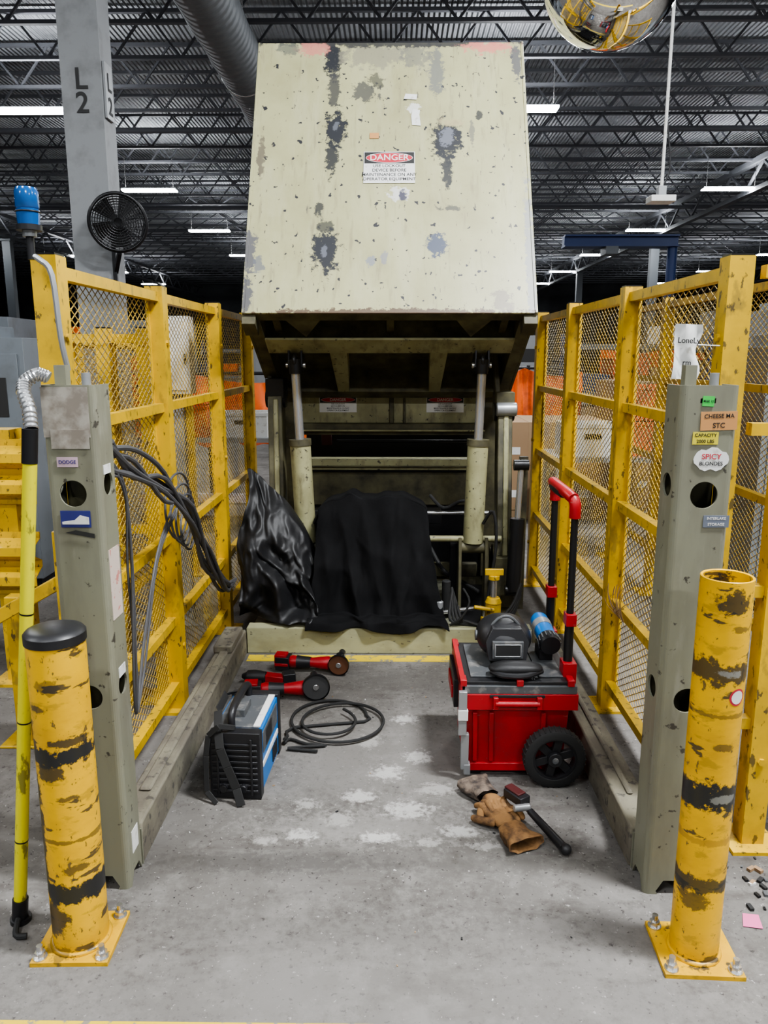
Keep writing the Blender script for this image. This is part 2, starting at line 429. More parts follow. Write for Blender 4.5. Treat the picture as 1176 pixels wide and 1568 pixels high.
for i in range(16):
    a = r.uniform(.3, 2.8); c = Vector((.915, 2.95+r.uniform(-.03, .03), .51)); e = Vector((-.05*r.random(), .10*math.cos(a), .13*math.sin(a)+.02))
    b.tube([c, c+e*.5+Vector((-.02, 0, .01)), c+e], .0016, m_wood, seg=5, smooth=3)
b.done()

b = B('guard_rail')
def wbeam(z, y=3.45, x0=-4.2, x1=-1.95):
    pr = [(0, -.15), (.0, -.12), (-.07, -.09), (-.07, -.05), (0, -.015), (0, .015), (-.07, .05), (-.07, .09), (0, .12), (0, .15)]
    vs = []
    for x in (x0, x1):
        for (a, c) in pr: vs.append((x, y+a, z+c))
        for (a, c) in reversed(pr): vs.append((x, y+a+.006, z+c))
    n = 2*len(pr)
    fs = [(i, (i+1) % n, n+(i+1) % n, n+i) for i in range(n)]+[tuple(range(n)), tuple(range(2*n-1, n-1, -1))]
    b.add(vs, fs, m_yel)
wbeam(1.03, x1=-1.64); wbeam(.60, x1=-1.64)
for x in (-1.80, -4.0):
    b.box(x-.06, x+.06, 3.46, 3.58, 0, 1.22, m_yel); b.box(x-.12, x+.12, 3.4, 3.64, 0, .015, m_yel)
b.done()

# ------------------------------------------------------------ steel uprights
def upright(name, xi, xo):
    y0, y1 = 2.0, 2.105; H = 1.475; s = 1 if xo > xi else -1; t = .006
    x0, x1 = min(xi, xo), max(xi, xo)
    b = B(name)
    def loop(off):
        pts = []; R = .018-off
        pts.append((x0+off, y1))
        for k in range(6):
            th = math.pi+k*math.pi/10; pts.append((x0+off+R+R*math.cos(th), y0+off+R+R*math.sin(th)))
        for k in range(6):
            th = 1.5*math.pi+k*math.pi/10; pts.append((x1-off-R+R*math.cos(th), y0+off+R+R*math.sin(th)))
        pts.append((x1-off, y1))
        return pts
    A = loop(0); C = loop(t)
    poly = A+list(reversed(C))
    vs = [(x, y, .0) for x, y in poly]+[(x, y, H) for x, y in poly]
    N = len(poly); fs = [(i, (i+1) % N, N+(i+1) % N, N+i) for i in range(N)]
    fs += [tuple(reversed(range(N))), tuple(range(N, 2*N))]
    b.add(vs, fs, m_upr)
    o = b.done(ang=30)
    cs = []; cx = (x0+x1)/2
    def cut(p, q, r, seg=32):
        k = B('cut'); k.cyl(p, q, r, m_upr, seg=seg); cs.append(k.done())
    for z in (1.19, .61):
        cut((cx+s*.004, 1.9, z), (cx+s*.004, 2.05, z), .036)
        cut((xi-.03, 2.055, z+.02), (xi+.03, 2.055, z+.02), .032)
        cut((xo-.03, 2.055, z+.02), (xo+.03, 2.055, z+.02), .032)
    cut((cx, 1.9, .01), (cx, 2.05, .01), .04, 6)
    cut((xi-.03, 2.06, .0), (xi+.03, 2.06, .0), .045, 6)
    k = B('cut'); k.box(cx-.025, cx+.015, 1.9, 2.05, 1.43, 1.442, m_upr); cs.append(k.done())
    boolean_cut(o, cs)
    for p in o.data.polygons: p.use_smooth = False
    k = B('top_plate'); k.box(x0+.007, x1-.007, y0+.007, y1+.02, H-.012, H-.004, m_upr)
    k.box(x0+.007, x1-.007, y1-.001, y1+.012, .01, H-.015, m_creamd)
    k.box(cx-.05, cx-.02, y0+.05, y0+.08, H-.004, H+.05, m_upr); k.cyl((cx+.03, y0+.06, H-.004), (cx+.03, y0+.06, H+.03), .012, m_lgrey)
    k.box(x0-.0, x1+.0, y1+.013, y1+.02, 0, .12, m_upr)
    k.done(parent=o)
    return o
UL = upright('steel_upright', -.775, -.918)
UR = upright('steel_upright', .735, .887)
def label(parent, c, w, h, m, rot=0, side=None, lines=()):
    b = B('label'); b.box(-w/2, w/2, -.0008, .0008, -h/2, h/2, m)
    o = b.done(loc=c, rot=(0, rot, side if side else 0), parent=parent)
    k = 0
    for (s, size, m2) in lines:
        n = len(lines); z = h*(.5-(k+.5)/n)
        text(o, s, (0, -.0012, z), (math.pi/2, 0, 0), size, m2, ex=.0002); k += 1
    return o
m_wrap = mat('worn_tape', (.34, .315, .27), .7, layers=[dict(col=(.18, .15, .12), scale=14, lo=.45, hi=.6, amt=.8)])
m_pinktape = mat('pink_white_tape', (.55, .46, .40), .6, layers=[dict(col=(.5, .2, .17), scale=24, lo=.58, hi=.6)])
m_sticker = mat('sticker_pink', (.50, .36, .42), .5)
m_navy = mat('sticker_navy', (.03, .035, .18), .4)
label(UL, (-.853, 1.9985, 1.405), .122, .13, m_wrap)
label(UL, (-.846, 1.9975, 1.335), .1, .05, m_wrap)
label(UL, (-.858, 1.9975, 1.275), .055, .026, m_sticker, lines=[('DODGE', .013, m_navy)])
label(UL, (-.848, 1.9975, 1.122), .08, .045, m_navy)
b = B('label'); b.prism([(-.884, 1.996, 1.108), (-.812, 1.996, 1.108), (-.812, 1.996, 1.127), (-.835, 1.996, 1.133), (-.85, 1.996, 1.12), (-.884, 1.996, 1.115)], (0, -.0006, 0), m_white); b.done(parent=UL)
b = B('label'); b.prism([(-.878, 1.996, 1.085), (-.80, 1.996, 1.07), (-.80, 1.996, 1.082), (-.85, 1.996, 1.092)], (0, -.0006, 0), m_ink); b.done(parent=UL)
label(UL, (-.7742, 2.055, .93), .075, .2, m_pinktape, side=math.pi/2)
label(UL, (-.7742, 2.055, .67), .05, .03, m_white, side=math.pi/2); label(UL, (-.7742, 2.06, .13), .05, .07, m_white, side=math.pi/2)
label(UL, (-.7742, 2.05, 1.25), .05, .025, m_white, side=math.pi/2)
label(UR, (.806, 1.9985, 1.435), .03, .026, m_green, .05, lines=[('MAR 12', .008, m_ink)])
label(UR, (.837, 1.9985, 1.385), .094, .048, m_orlab, -.03, lines=[('CHEESE MA', .015, m_ink), ('STC', .018, m_ink)])
label(UR, (.806, 1.9985, 1.34), .066, .032, m_yellab, lines=[('CAPACITY', .012, m_ink), ('2000 LBS', .012, m_ink)])
b = B('label')
b.prism([(.825+.042*math.cos(t*.314)*(1.1), 1.998, 1.285+.028*math.sin(t*.314)*(1.15 if t % 3 else .9)) for t in range(20)], (0, -.0008, 0), m_white)
o = b.done(parent=UR); text(o, 'SPICY', (.825, 1.9965, 1.292), (math.pi/2, 0, 0), .02, m_redink, ex=.0002); text(o, 'BLONDES', (.825, 1.9965, 1.274), (math.pi/2, 0, 0), .014, m_ink, ex=.0002)
m_tealgrey = mat('serial_plate', (.14, .16, .20), .4)
label(UR, (.852, 1.9985, 1.12), .068, .032, m_tealgrey, lines=[('INTERLAKE', .010, m_white), ('STORAGE', .010, m_white)])
label(UR, (.852, 1.9985, .43), .05, .05, m_wrap)

b = B('paper_note')
vs = []; fs = []
for i in range(7):
    for j in range(10):
        vs.append((-.036+.072*i/6*(1+.1*math.sin(j)), -.004-.006*math.sin(i*1.3+j*.6), -.075+.15*j/9))
for i in range(6):
    for j in range(9):
        fs.append((i*10+j, (i+1)*10+j, (i+1)*10+j+1, i*10+j+1))
b.add(vs, fs, m_white); o = b.done(loc=(.812, 2.2, 1.56), rot=(0, .03, .1))
text(o, 'LoneLy', (0, -.014, .03), (math.pi/2, 0, 0), .022, m_ink); text(o, 'rm', (.0, -.014, -.03), (math.pi/2, 0, 0), .022, m_ink)
b = B('note_tie'); b.cyl((.02, 0, .02), (.108, .02, .02), .002, m_white, seg=6); b.done(parent=o)

b = B('floor_curb'); b.box(-.868, -.775, 2.125, 3.84, 0, .136, m_curb)
b.box(-.84, -.80, 2.3, 3.75, .136, .15, m_curb); b.box(-.87, -.78, 3.5, 3.78, .136, .175, m_curb); b.done(bevel=.008)
b = B('floor_curb'); b.box(.728, .83, 2.125, 3.84, 0, .136, m_curb); b.box(.77, .79, 2.3, 3.7, .136, .15, m_curb); b.done(bevel=.008)
b = B('floor_line'); b.box(-.76, .715, 3.74, 3.82, 0, .002, m_linepaint)
b.box(-2, 2, 1.43, 1.54, 0, .002, m_linepaint)
b.done()

# ------------------------------------------------------------ dumper
dump = bpy.data.objects.new('hydraulic_dumper', None); COL.objects.link(dump); dump.location = (0, 0, 0)
BK = (.03, .032, .037)
m_panel = mat('dumper_panel_paint', (.41, .40, .225), .42, layers=[
    dict(col=(.33, .315, .17), scale=2.5, lo=.4, hi=.65, amt=.85),
    dict(col=(.46, .45, .29), scale=(9, 2, 5), lo=.5, hi=.7, amt=.5),
    dict(col=(.25, .23, .14), scale=(30, 4, 5), lo=.57, hi=.72, amt=.65),
    dict(col=(.035, .035, .04), scale=21, lo=.668, hi=.68, amt=1, detail=2),
    dict(col=(.12, .11, .09), scale=(60, 14, 50), lo=.68, hi=.70, amt=.9, detail=3)],
    blobs=[((-.345, 1.62, 0), (.055, .17, 1), BK, 1), ((-.335, 1.40, 0), (.04, .16, 1), (.06, .06, .06), .9),
           ((-.322, 1.13, 0), (.068, .15, 1), BK, 1), ((-.318, 1.15, 0), (.02, .03, 1), (.13, .14, .16), .8), ((-.338, .95, 0), (.038, .13, 1), BK, .95),
           ((.283, 1.05, 0), (.10, .15, 1), BK, 1), ((.285, 1.07, 0), (.045, .065, 1), (.15, .16, .19), .95), ((.28, .86, 0), (.034, .12, 1), BK, .95),
           ((.31, 1.17, 0), (.07, .03, 1), (.40, .35, .2), .9),
           ((-.36, .36, 0), (.085, .15, 1), BK, 1), ((-.365, .36, 0), (.02, .04, 1), (.14, .15, .18), .8),
           ((.22, .40, 0), (.062, .085, 1), (.075, .09, .13), 1), ((-.16, 1.38, 0), (.085, .07, 1), (.07, .07, .07), .85),
           ((-.10, 1.45, 0), (.05, .06, 1), BK, .7),
           ((.23, 1.52, 0), (.05, .2, 1), (.12, .13, .15), .7), ((-.12, 1.63, 0), (.22, .10, 1), (.24, .23, .17), .75), ((.12, 1.63, 0), (.1, .10, 1), (.18, .18, .15), .7),
           ((-.75, .35, 0), (.035, .18, 1), (.10, .10, .12), .9), ((-.75, .1, 0), (.03, .14, 1), (.09, .09, .11), .9), ((-.70, .28, 0), (.03, .06, 1), (.14, .15, .17), .8),
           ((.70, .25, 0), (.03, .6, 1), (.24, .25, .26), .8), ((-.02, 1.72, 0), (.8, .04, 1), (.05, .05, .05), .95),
           ((-.46, 1.68, 0), (.10, .06, 1), (.55, .22, .17), .9), ((.53, 1.685, 0), (.16, .055, 1), (.60, .22, .17), .9), ((-.60, 1.68, 0), (.07, .05, 1), (.14, .15, .12), .8),
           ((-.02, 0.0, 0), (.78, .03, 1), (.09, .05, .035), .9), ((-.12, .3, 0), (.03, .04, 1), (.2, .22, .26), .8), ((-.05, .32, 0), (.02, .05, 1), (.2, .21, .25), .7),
           ((-.72, .95, 0), (.025, .14, 1), (.12, .1, .08), .8), ((.1, 1.27, 0), (.05, .04, 1), (.65, .65, .62), .8),
           ((.68, 1.58, 0), (.03, .16, 1), (.10, .10, .11), .9), ((.02, .71, 0), (.06, .05, 1), (.6, .6, .58), .85), ((.04, .70, 0), (.025, .04, 1), (.02, .02, .06), .9),
           ((.42, 1.1, 0), (.015, .1, 1), (.16, .16, .13), .8), ((.3, .62, 0), (.07, .018, 1), (.06, .06, .06), .8), ((.55, .06, 0), (.06, .08, 1), (.2, .17, .13), .8),
           ((.46, 1.22, 0), (.02, .04, 1), BK, .9), ((-.4, .62, 0), (.025, .05, 1), BK, .9), ((-.36, .5, 0), (.06, .05, 1), BK, .8)])
ROT = (math.radians(62.4), 0, 0)
XL, XR = -.768, .720
b = B('tilting_carriage')
b.box(XL, XR, 0, 1.722, -.014, 0, m_panel)
for x0, x1 in ((XL-.004, XL+.012), (XR-.012, XR+.004)):
    b.box(x0, x1, 0, 1.722, -.11, .004, m_panel)
    b.prism([(x0, 0, -.11), (x0, 1.5, -.11), (x0, 1.0, -.98), (x0, 0, -1.0)], (x1-x0, 0, 0), m_creamd)
b.box(XL, XR, 1.70, 1.722, -.12, -.014, m_panel)
b.box(XL+.012, XR-.012, 0, .05, -.075, -.014, m_creamd)
b.box(XL+.02, XR-.02, .14, .16, -1.0, -.07, m_creamd)
b.box(XL+.012, XL+.075, -.0, .14, -1.0, -.075, m_creamd)
b.box(XR-.075, XR-.012, -.0, .14, -1.0, -.075, m_creamd)
b.box(XL+.075, XR-.075, .0, .14, -.37, -.28, m_creamd)
b.box(XL+.075, XR-.075, -.015, .0, -.40, -.25, m_cream)
b.box(XL+.075, XR-.075, .0, .14, -1.0, -.93, m_creamd)
for x in (-.31, .25):
    b.prism([(x-.05, 0, -.37), (x+.05, 0, -.37), (x+.035, 0, -.93), (x-.035, 0, -.93)], (0, .14, 0), m_cream)
for x in (-.62, -.02, .58):
    b.box(x-.02, x+.02, .04, .14, -.28, -.075, m_creamd)
for x in (-.47, .41):
    b.prism([(x-.09, 0, -.075), (x+.09, 0, -.075), (x+.0, 0, -.25)], (0, .03, 0), m_creamd)
b.box(XL+.01, XR-.01, 0, 1.0, -1.02, -1.0, m_creamd)
for x in (-.545, .485):
    for d in (-.035, .035):
        b.prism([(x+d-.006, .0, -.36), (x+d-.006, .0, -.50), (x+d-.006, -.10, -.45), (x+d-.006, -.10, -.40)], (.012, 0, 0), m_blackm)
    b.cyl((x-.055, -.075, -.425), (x+.055, -.075, -.425), .016, m_steel)
for x in (XL+.03, XR-.03):
    b.box(x-.035, x+.035, -.05, 0.0, -.14, -.02, m_creamd)
car = b.done(loc=(0, 4.0, 1.76), rot=ROT, parent=dump, bevel=.002, seg=1)

def T(x, v, w): return Vector((x, 4+.463*v+.886*w, 1.76+.886*v-.463*w))
b = B('frame')
b.box(-.775, .728, 3.845, 3.93, 0, .142, m_sill)
b.box(-.76, -.66, 3.93, 5.15, 0, .12, m_creamd); b.box(.61, .71, 3.93, 5.15, 0, .12, m_creamd)
b.box(-.66, .61, 3.93, 5.15, 0, .02, m_blackm)
b.box(-.76, .71, 5.05, 5.15, 0, .2, m_creamd)
for x0, x1 in ((-.73, -.62), (.58, .69)):
    b.box(x0, x1, 4.98, 5.12, .1, 1.42, m_creamd)
b.box(-.62, .58, 5.0, 5.015, 1.12, 1.36, m_cream)
b.box(-.62, .58, 4.94, 5.08, 1.05, 1.12, m_creamd)
b.box(-.62, .58, 4.90, 4.94, 1.075, 1.085, m_cream)
b.box(-.03, .0, 4.985, 5.0, 1.12, 1.34, m_creamd); b.box(.06, .075, 4.985, 5.0, 1.12, 1.34, m_creamd)
b.box(-.5, -.43, 5.3, 5.34, .94, 1.02, m_darkred); b.box(-.40, .55, 5.3, 5.34, .96, .98, m_blackm)
b.box(-.62, .58, 4.95, 5.08, .82, .89, m_cream); b.box(-.62, .58, 4.93, 4.95, .84, .85, m_creamd)
b.box(-.62, .58, 5.0, 5.015, .58, .80, m_creamd)
b.box(-.5, .3, 4.7, 4.82, .52, .6, m_blackm)
b.box(-.62, .58, 5.02, 5.05, .1, .58, m_blackm)
b.box(-.62, .58, 5.45, 5.50, .2, 1.1, m_blackm)
b.box(-.35, .10, 4.22, 4.6, .02, .70, m_blackm)
b.box(.28, .34, 4.0, 4.9, .02, .09, m_upr); b.box(.12, .2, 4.0, 4.6, .1, .2, m_steel)
b.box(.33, .40, 4.35, 4.4, .09, .48, m_blackm); b.box(.2, .5, 4.45, 4.5, .25, .33, m_creamd)
b.cyl((.2, 4.3, .52), (.62, 4.3, .52), .018, m_cream); b.cyl((.2, 4.55, .62), (.62, 4.55, .62), .012, m_steel)
b.cyl((.3, 4.2, .1), (.3, 4.2, .3), .025, m_rubber); b.cyl((.22, 4.15, .12), (.5, 4.15, .16), .012, m_steel)
b.cyl((.25, 3.98, .15), (.25, 3.98, .25), .02, m_lgrey); b.box(.30, .36, 3.95, 4.0, .142, .22, m_steel)
b.cyl((-.6, 4.3, .47), (-.45, 4.3, .47), .03, m_creamd)
b.tube([(.22, 4.6, .72), (.3, 4.5, .66), (.42, 4.52, .70), (.5, 4.5, .62)], .01, m_rubber)
b.tube([(.22, 4.5, .42), (.3, 4.4, .3), (.42, 4.42, .22), (.5, 4.3, .2)], .012, m_rubber)
b.done(parent=dump, bevel=.004, seg=1)

b = B('lift_arms')
for x, xb, ztop in ((-.70, -.665, 1.30), (.655, .635, 1.22)):
    b.beam((x, 4.62, ztop), (xb, 4.36, .40), .085, .13, m_creamd, up=(0, 1, 0))
    b.beam((x+.005, 4.55, ztop), (xb+.005, 4.29, .42), .03, .015, m_cream, up=(0, 1, 0))
    b.cyl((x-.06, 4.62, ztop+.0), (x+.06, 4.62, ztop+.0), .055, m_blackm)
    b.cyl((xb-.06, 4.36, .42), (xb+.06, 4.36, .42), .06, m_creamd)
    b.box(x-.055, x+.055, 4.56, 4.72, ztop, ztop+.12, m_blackm if x < 0 else m_creamd)
    b.beam((x-.04, 4.64, ztop+.1), (x-.05, 4.72, 1.56), .03, .05, m_creamd)
    b.box(xb-.06, xb+.06, 4.25, 4.5, .12, .42, m_creamd)
b.cyl((.60, 4.55, 1.24), (.72, 4.55, 1.24), .04, m_lgrey)
b.done(parent=dump, bevel=.005, seg=1)

b = B('hydraulic_cylinders')
for x, xb in ((-.545, -.50), (.485, .455)):
    top = Vector((x, 4.31, 1.50)); bot = Vector((xb, 4.30, .50)); d = bot-top
    mid = top+d*.42
    b.cyl(top, mid, .025, m_chrome); b.cyl(mid, bot, .058, m_cream, seg=32)
    b.cyl(mid-d*.01, mid+d*.025, .063, m_creamd, seg=32); b.cyl(top-d*.03, top+d*.05, .034, m_blackm)
    b.torus(top-d*.02, (1, 0, 0), .026, .014, m_blackm)
    b.cyl((xb-.085, 4.30, .47), (xb+.085, 4.30, .47), .035, m_creamd)
    for s in (-.075, .075): b.prism([(xb+s-.008, 4.22, .02), (xb+s-.008, 4.38, .02), (xb+s-.008, 4.34, .53), (xb+s-.008, 4.26, .53)], (.016, 0, 0), m_creamd)
    b.tube([(xb+.05, 4.25, .62), (xb+.1, 4.2, .7), (xb+.12, 4.2, .5), (xb+.08, 4.2, .2)], .009, m_rubber)
b.done(parent=dump)

b = B('gas_spring')
b.cyl((.675, 4.18, .25), (.69, 4.2, .66), .042, m_blackm); b.cyl((.69, 4.2, .66), (.70, 4.2, .95), .017, m_chrome)
b.cyl((.66, 4.2, .96), (.74, 4.2, .96), .03, m_blackm); b.cyl((.63, 4.18, .25), (.71, 4.18, .25), .03, m_blackm)
b.box(.70, .745, 4.24, 4.28, .12, 1.0, m_creamd)
b.done(parent=dump)

def danger(loc, rot, w, h, parent=None, lines=('USE LOCKOUT', 'DEVICE BEFORE', 'MAINTENANCE ON ANY', 'OPERATOR EQUIPMENT')):
    b = B('danger_sign')
    b.box(-w/2, w/2, -h/2, h/2, -.001, .001, m_white)
    b.box(-w/2+.004, w/2-.004, h*.12, h/2-.004, .001, .0016, m_ink)
    pts = [(math.cos(t*math.pi/12)*w*.46, h*.30+math.sin(t*math.pi/12)*h*.165, .0016) for t in range(24)]
    b.prism(pts, (0, 0, .0004), m_white)
    pts = [(math.cos(t*math.pi/12)*w*.45, h*.30+math.sin(t*math.pi/12)*h*.15, .002) for t in range(24)]
    b.prism(pts, (0, 0, .0004), m_redink)
    o = b.done(loc=loc, rot=rot, parent=parent)
    text(o, 'DANGER', (0, h*.30, .0028), (0, 0, 0), h*.26, m_white)
    for i, s in enumerate(lines): text(o, s, (0, h*(.04-.14*i), .0016), (0, 0, 0), h*.13, m_ink, ex=.0002)
    return o
nv = Vector((0, -.886, .463))
danger(T(-.028, .874, 0)+nv*.004, ROT, .275, .20)
danger((-.36, 4.997, 1.24), (math.pi/2, 0, 0), .24, .10)
danger((.33, 4.997, 1.24), (math.pi/2, 0, 0), .24, .10)
b = B('paper_scrap'); b.prism([(-.02, -.05, 0), (.028, -.055, 0), (.02, .02, 0), (.025, .05, 0), (-.015, .055, 0), (-.025, .01, 0)], (0, 0, .002), m_white)
b.done(loc=T(.115, 1.2, 0)+nv*.002, rot=(ROT[0], 0, 0))
b = B('paper_scrap'); b.prism([(-.04, -.015, 0), (.03, -.02, 0), (.035, .015, 0), (-.03, .02, 0)], (0, 0, .002), m_white)
b.done(loc=T(.09, 1.34, 0)+nv*.002, rot=(ROT[0], 0, 0))
b = B('orange_sticker'); b.box(-.025, .025, -.018, .018, 0, .002, m_orlab); b.done(loc=T(-.11, 1.08, 0)+nv*.002, rot=ROT)

# ------------------------------------------------------------ black cover cloths
def cloth(name, fn, nu, nv_, m, thick=.004, sub=1):
    vs = [fn(i/nu, j/nv_) for j in range(nv_+1) for i in range(nu+1)]
    fs = [(j*(nu+1)+i, j*(nu+1)+i+1, (j+1)*(nu+1)+i+1, (j+1)*(nu+1)+i) for j in range(nv_) for i in range(nu)]
    b = B(name); b.add(vs, fs, m); o = b.done(ang=180, norm=False)
    md = o.modifiers.new('t', 'SOLIDIFY'); md.thickness = thick
    if sub: md = o.modifiers.new('s', 'SUBSURF'); md.levels = sub; md.render_levels = sub
    return o
def nz3(a, b_, c): return noise.noise(Vector((a, b_, c)))
def ridge(a, b_, c): return 1-2*math.sqrt(nz3(a, b_, c)**2+.004)
def tarp(a, c):
    wtop = .60; wbot = .76
    wob = .10*nz3(c*2, a*2, 31)
    tz = .035*math.exp(-((a-.30)/.09)**2)+.02*math.exp(-((a-.66)/.12)**2)-.015+.02*nz3(a*7, 0, 1)-.06*abs(2*a-1)**10
    if c < .12:
        k = c/.12
        return Vector((-.415+wtop*a, 4.45-.33*k, .765+.03*k+tz))
    k = (c-.12)/.88
    x = (-.415+wtop*a)*(1-k**1.4)+(-.465+wbot*a)*k**1.4
    al = a+wob*k
    s = min(1, .15+k*1.2)
    fold = s*(.065*ridge(al*2.6+.7*k, k*.7, 5)+.030*ridge(al*5.2-1.0*k, k*.9, 9)+.008*ridge(al*12+2*k, k*2, 13))
    fold += .035*ridge(al*1.6-k*2.2, k*2.4+al*1.2, 21)*s
    y = 4.14-.16*k-fold
    ed = .02*nz3(a*5, 3, 3)+.010*math.sin(a*23)
    if k < .86: z = .795-(.795-.18)*(k/.86)**1.05
    else:
        q = (k-.86)/.14
        z = .18-.02*q; y = (3.95-fold)*(1-q)+(3.82+ed)*q
        y = min(y, 3.97)
        if q > .75: z -= .06*(q-.75)/.25*max(0, .5+1.5*nz3(a*4, 8, 8))
        z += .025*max(0, ridge(a*6, q*1.0, 40))*(1-q*.8)
    z += tz*(1-k)
    return Vector((x+.014*nz3(a*7, k*7, 4), min(y, 4.2), z))
cloth('black_tarp', tarp, 120, 110, m_cloth)
def jacket(a, c):
    top = .93-.40*a**1.6+.04*nz3(a*5, 2, 2)
    z = top*(1-c)+.165*c
    x = -.81+.345*a+.09*c*(a-.3)
    s = math.sin(min(c*1.2, 1)*math.pi/2)
    rid = ridge(a*1.7+c*1.1, c*2.4-a*.6, 7); rid2 = ridge(a*3.4-c*2, c*4.2+a, 17); rid3 = ridge(a*8, c*8, 27)
    y = 4.22-.20*c-.10*rid*s-.055*rid2*s-.014*rid3-.06*math.sin(c*3.1)
    z += .035*nz3(a*3, c*4, 3)
    x += .05*nz3(a*2, c*3, 11)
    if c > .9: y -= .04*(c-.9)/.1
    return Vector((x, y, max(z, .16)))
cloth('black_vinyl_cover', jacket, 90, 110, m_vinyl)

b = B('bottle_jack')
x, y = .545, 4.02
b.taper((x, y, .022), (.13, .12), (.11, .10), .03, m_yel)
b.cyl((x, y, .05), (x, y, .23), .042, m_yel); b.cyl((x, y, .23), (x, y, .26), .046, m_yel, r1=.034)
b.cyl((x, y, .26), (x, y, .36), .018, m_steel); b.cyl((x, y, .36), (x, y, .385), .03, m_yel)
b.cyl((x-.055, y-.03, .05), (x-.055, y-.03, .16), .016, m_yel); b.cyl((x-.055, y-.03, .15), (x-.055, y-.03, .21), .008, m_steel)
b.cyl((x-.11, y-.05, .22), (x+.0, y-.04, .20), .011, m_yel)
b.box(x-.05, x+.05, y-.01, y+.01, .385, .42, m_yel)
b.done(bevel=.003)

b = B('hydraulic_hoses')
for i in range(4):
    o = i*.02
    b.tube([(.32, 4.0+o, .3), (.30+o, 3.9, .18), (.38, 3.89, .152+o*.3), (.5, 3.88-o*.3, .155), (.62, 3.90, .18+o), (.68, 3.95, .3+o)], .008, m_rubber)
b.tube([(.30, 3.88, .15), (.36, 3.86, .2), (.40, 3.88, .28), (.37, 3.92, .34)], .006, m_rubber)
b.done(parent=dump)

# ------------------------------------------------------------ bollards
def bollard(x, y, h, cap, blobs, r):
    m = mat('bollard_paint', (.74, .425, .006), .38, layers=[
        dict(col=(.54, .30, .01), scale=(5, 5, 9), lo=.42, hi=.65, amt=.8),
        dict(col=(.30, .19, .02), scale=(14, 14, 30), lo=.57, hi=.64, amt=.55),
        dict(col=(.03, .027, .024), scale=(9, 9, 30), lo=.61, hi=.635, amt=.9),
        dict(col=(.05, .04, .03), scale=(60, 60, 30), lo=.63, hi=.66, amt=.85)], blobs=blobs, bump=(30, .15, .003))
    b = B('safety_bollard')
    if cap:
        b.cyl((0, 0, .012), (0, 0, h-.025), r, m, seg=48)
        b.rings((0, 0, h-.03), (0, 0, 1), [(0, r+.003), (.022, r+.003), (.03, r-.004), (.035, r-.02), (.037, 0)], m_black, seg=48)
    else:
        b.rings((0, 0, .012), (0, 0, 1), [(0, r), (h-.012, r), (h-.010, r-.002), (h-.012, r-.006), (h-.5, r-.006), (h-.5, 0)], m, seg=48)
    b.box(-.10, .10, -.095, .095, 0, .012, m)
    b.torus((0, 0, .014), (0, 0, 1), r, .008, m, seg=40)
    for sx in (-.08, .08):
        for sy in (-.075, .075):
            b.cyl((sx, sy, .012), (sx, sy, .016), .018, m_steel); b.cyl((sx, sy, .016), (sx, sy, .030), .014, m_steel, seg=6)
            b.cyl((sx, sy, .03), (sx, sy, .048), .008, m_steel, seg=12)
    return b.done(loc=(x, y, 0), rot=(0, 0, .03 if x < 0 else -.04))
K = (.02, .02, .02)
b1 = bollard(-.84, 1.80, .887, True,
    [((.0, 0, .575), (.3, .3, .028), K, 1), ((-.02, 0, .53), (.05, .3, .025), K, .9), ((-.062, -.03, .38), (.02, .06, .26), K, .95), ((.03, 0, .61), (.05, .3, .014), K, .9),
     ((.0, 0, .19), (.3, .3, .035), K, 1), ((-.04, 0, .11), (.05, .3, .06), K, .9), ((.03, 0, .26), (.05, .3, .015), K, .8), ((0, 0, .76), (.03, .3, .02), K, .6), ((-.03, 0, .02), (.06, .1, .03), K, .6),
     ((-.03, 0, .70), (.03, .3, .012), K, .8), ((.02, 0, .46), (.03, .3, .01), K, .8), ((.0, 0, .34), (.3, .3, .008), K, .7)], .071)
b2 = bollard(.797, 1.778, 1.034, False,
    [((0, 0, .99), (.045, .3, .035), K, .9), ((0, 0, .81), (.3, .3, .035), K, .9), ((0, 0, .81), (.035, .3, .014), (.25, .25, .23), .8), ((0, 0, .48), (.3, .3, .045), K, 1), ((.01, 0, .48), (.04, .3, .015), (.22, .22, .2), .8),
     ((0, 0, .24), (.3, .3, .025), K, .9), ((-.03, 0, .19), (.05, .3, .03), K, .8), ((0, 0, .62), (.03, .3, .01), K, .7), ((0, 0, .36), (.3, .3, .012), (.4, .22, .02), .8), ((.02, 0, .92), (.04, .3, .01), K, .7),
     ((0, 0, .70), (.3, .3, .008), K, .6)], .061)
def curved_sticker(parent, ang, z, r, m, R):
    b = B('round_sticker'); vs = [(math.sin(ang)*R, -math.cos(ang)*R, z)]; n = 20
    for i in range(n):
        t = 2*math.pi*i/n; a = ang+r*math.cos(t)/R
        vs.append((math.sin(a)*R, -math.cos(a)*R, z+r*math.sin(t)))
    b.add(vs, [(0, i+1, (i+1) % n+1) for i in range(n)], m); return b.done(parent=parent, norm=False)
curved_sticker(b2, .45, .75, .022, m_redink, .0617); curved_sticker(b2, .45, .75, .017, m_white, .0622)

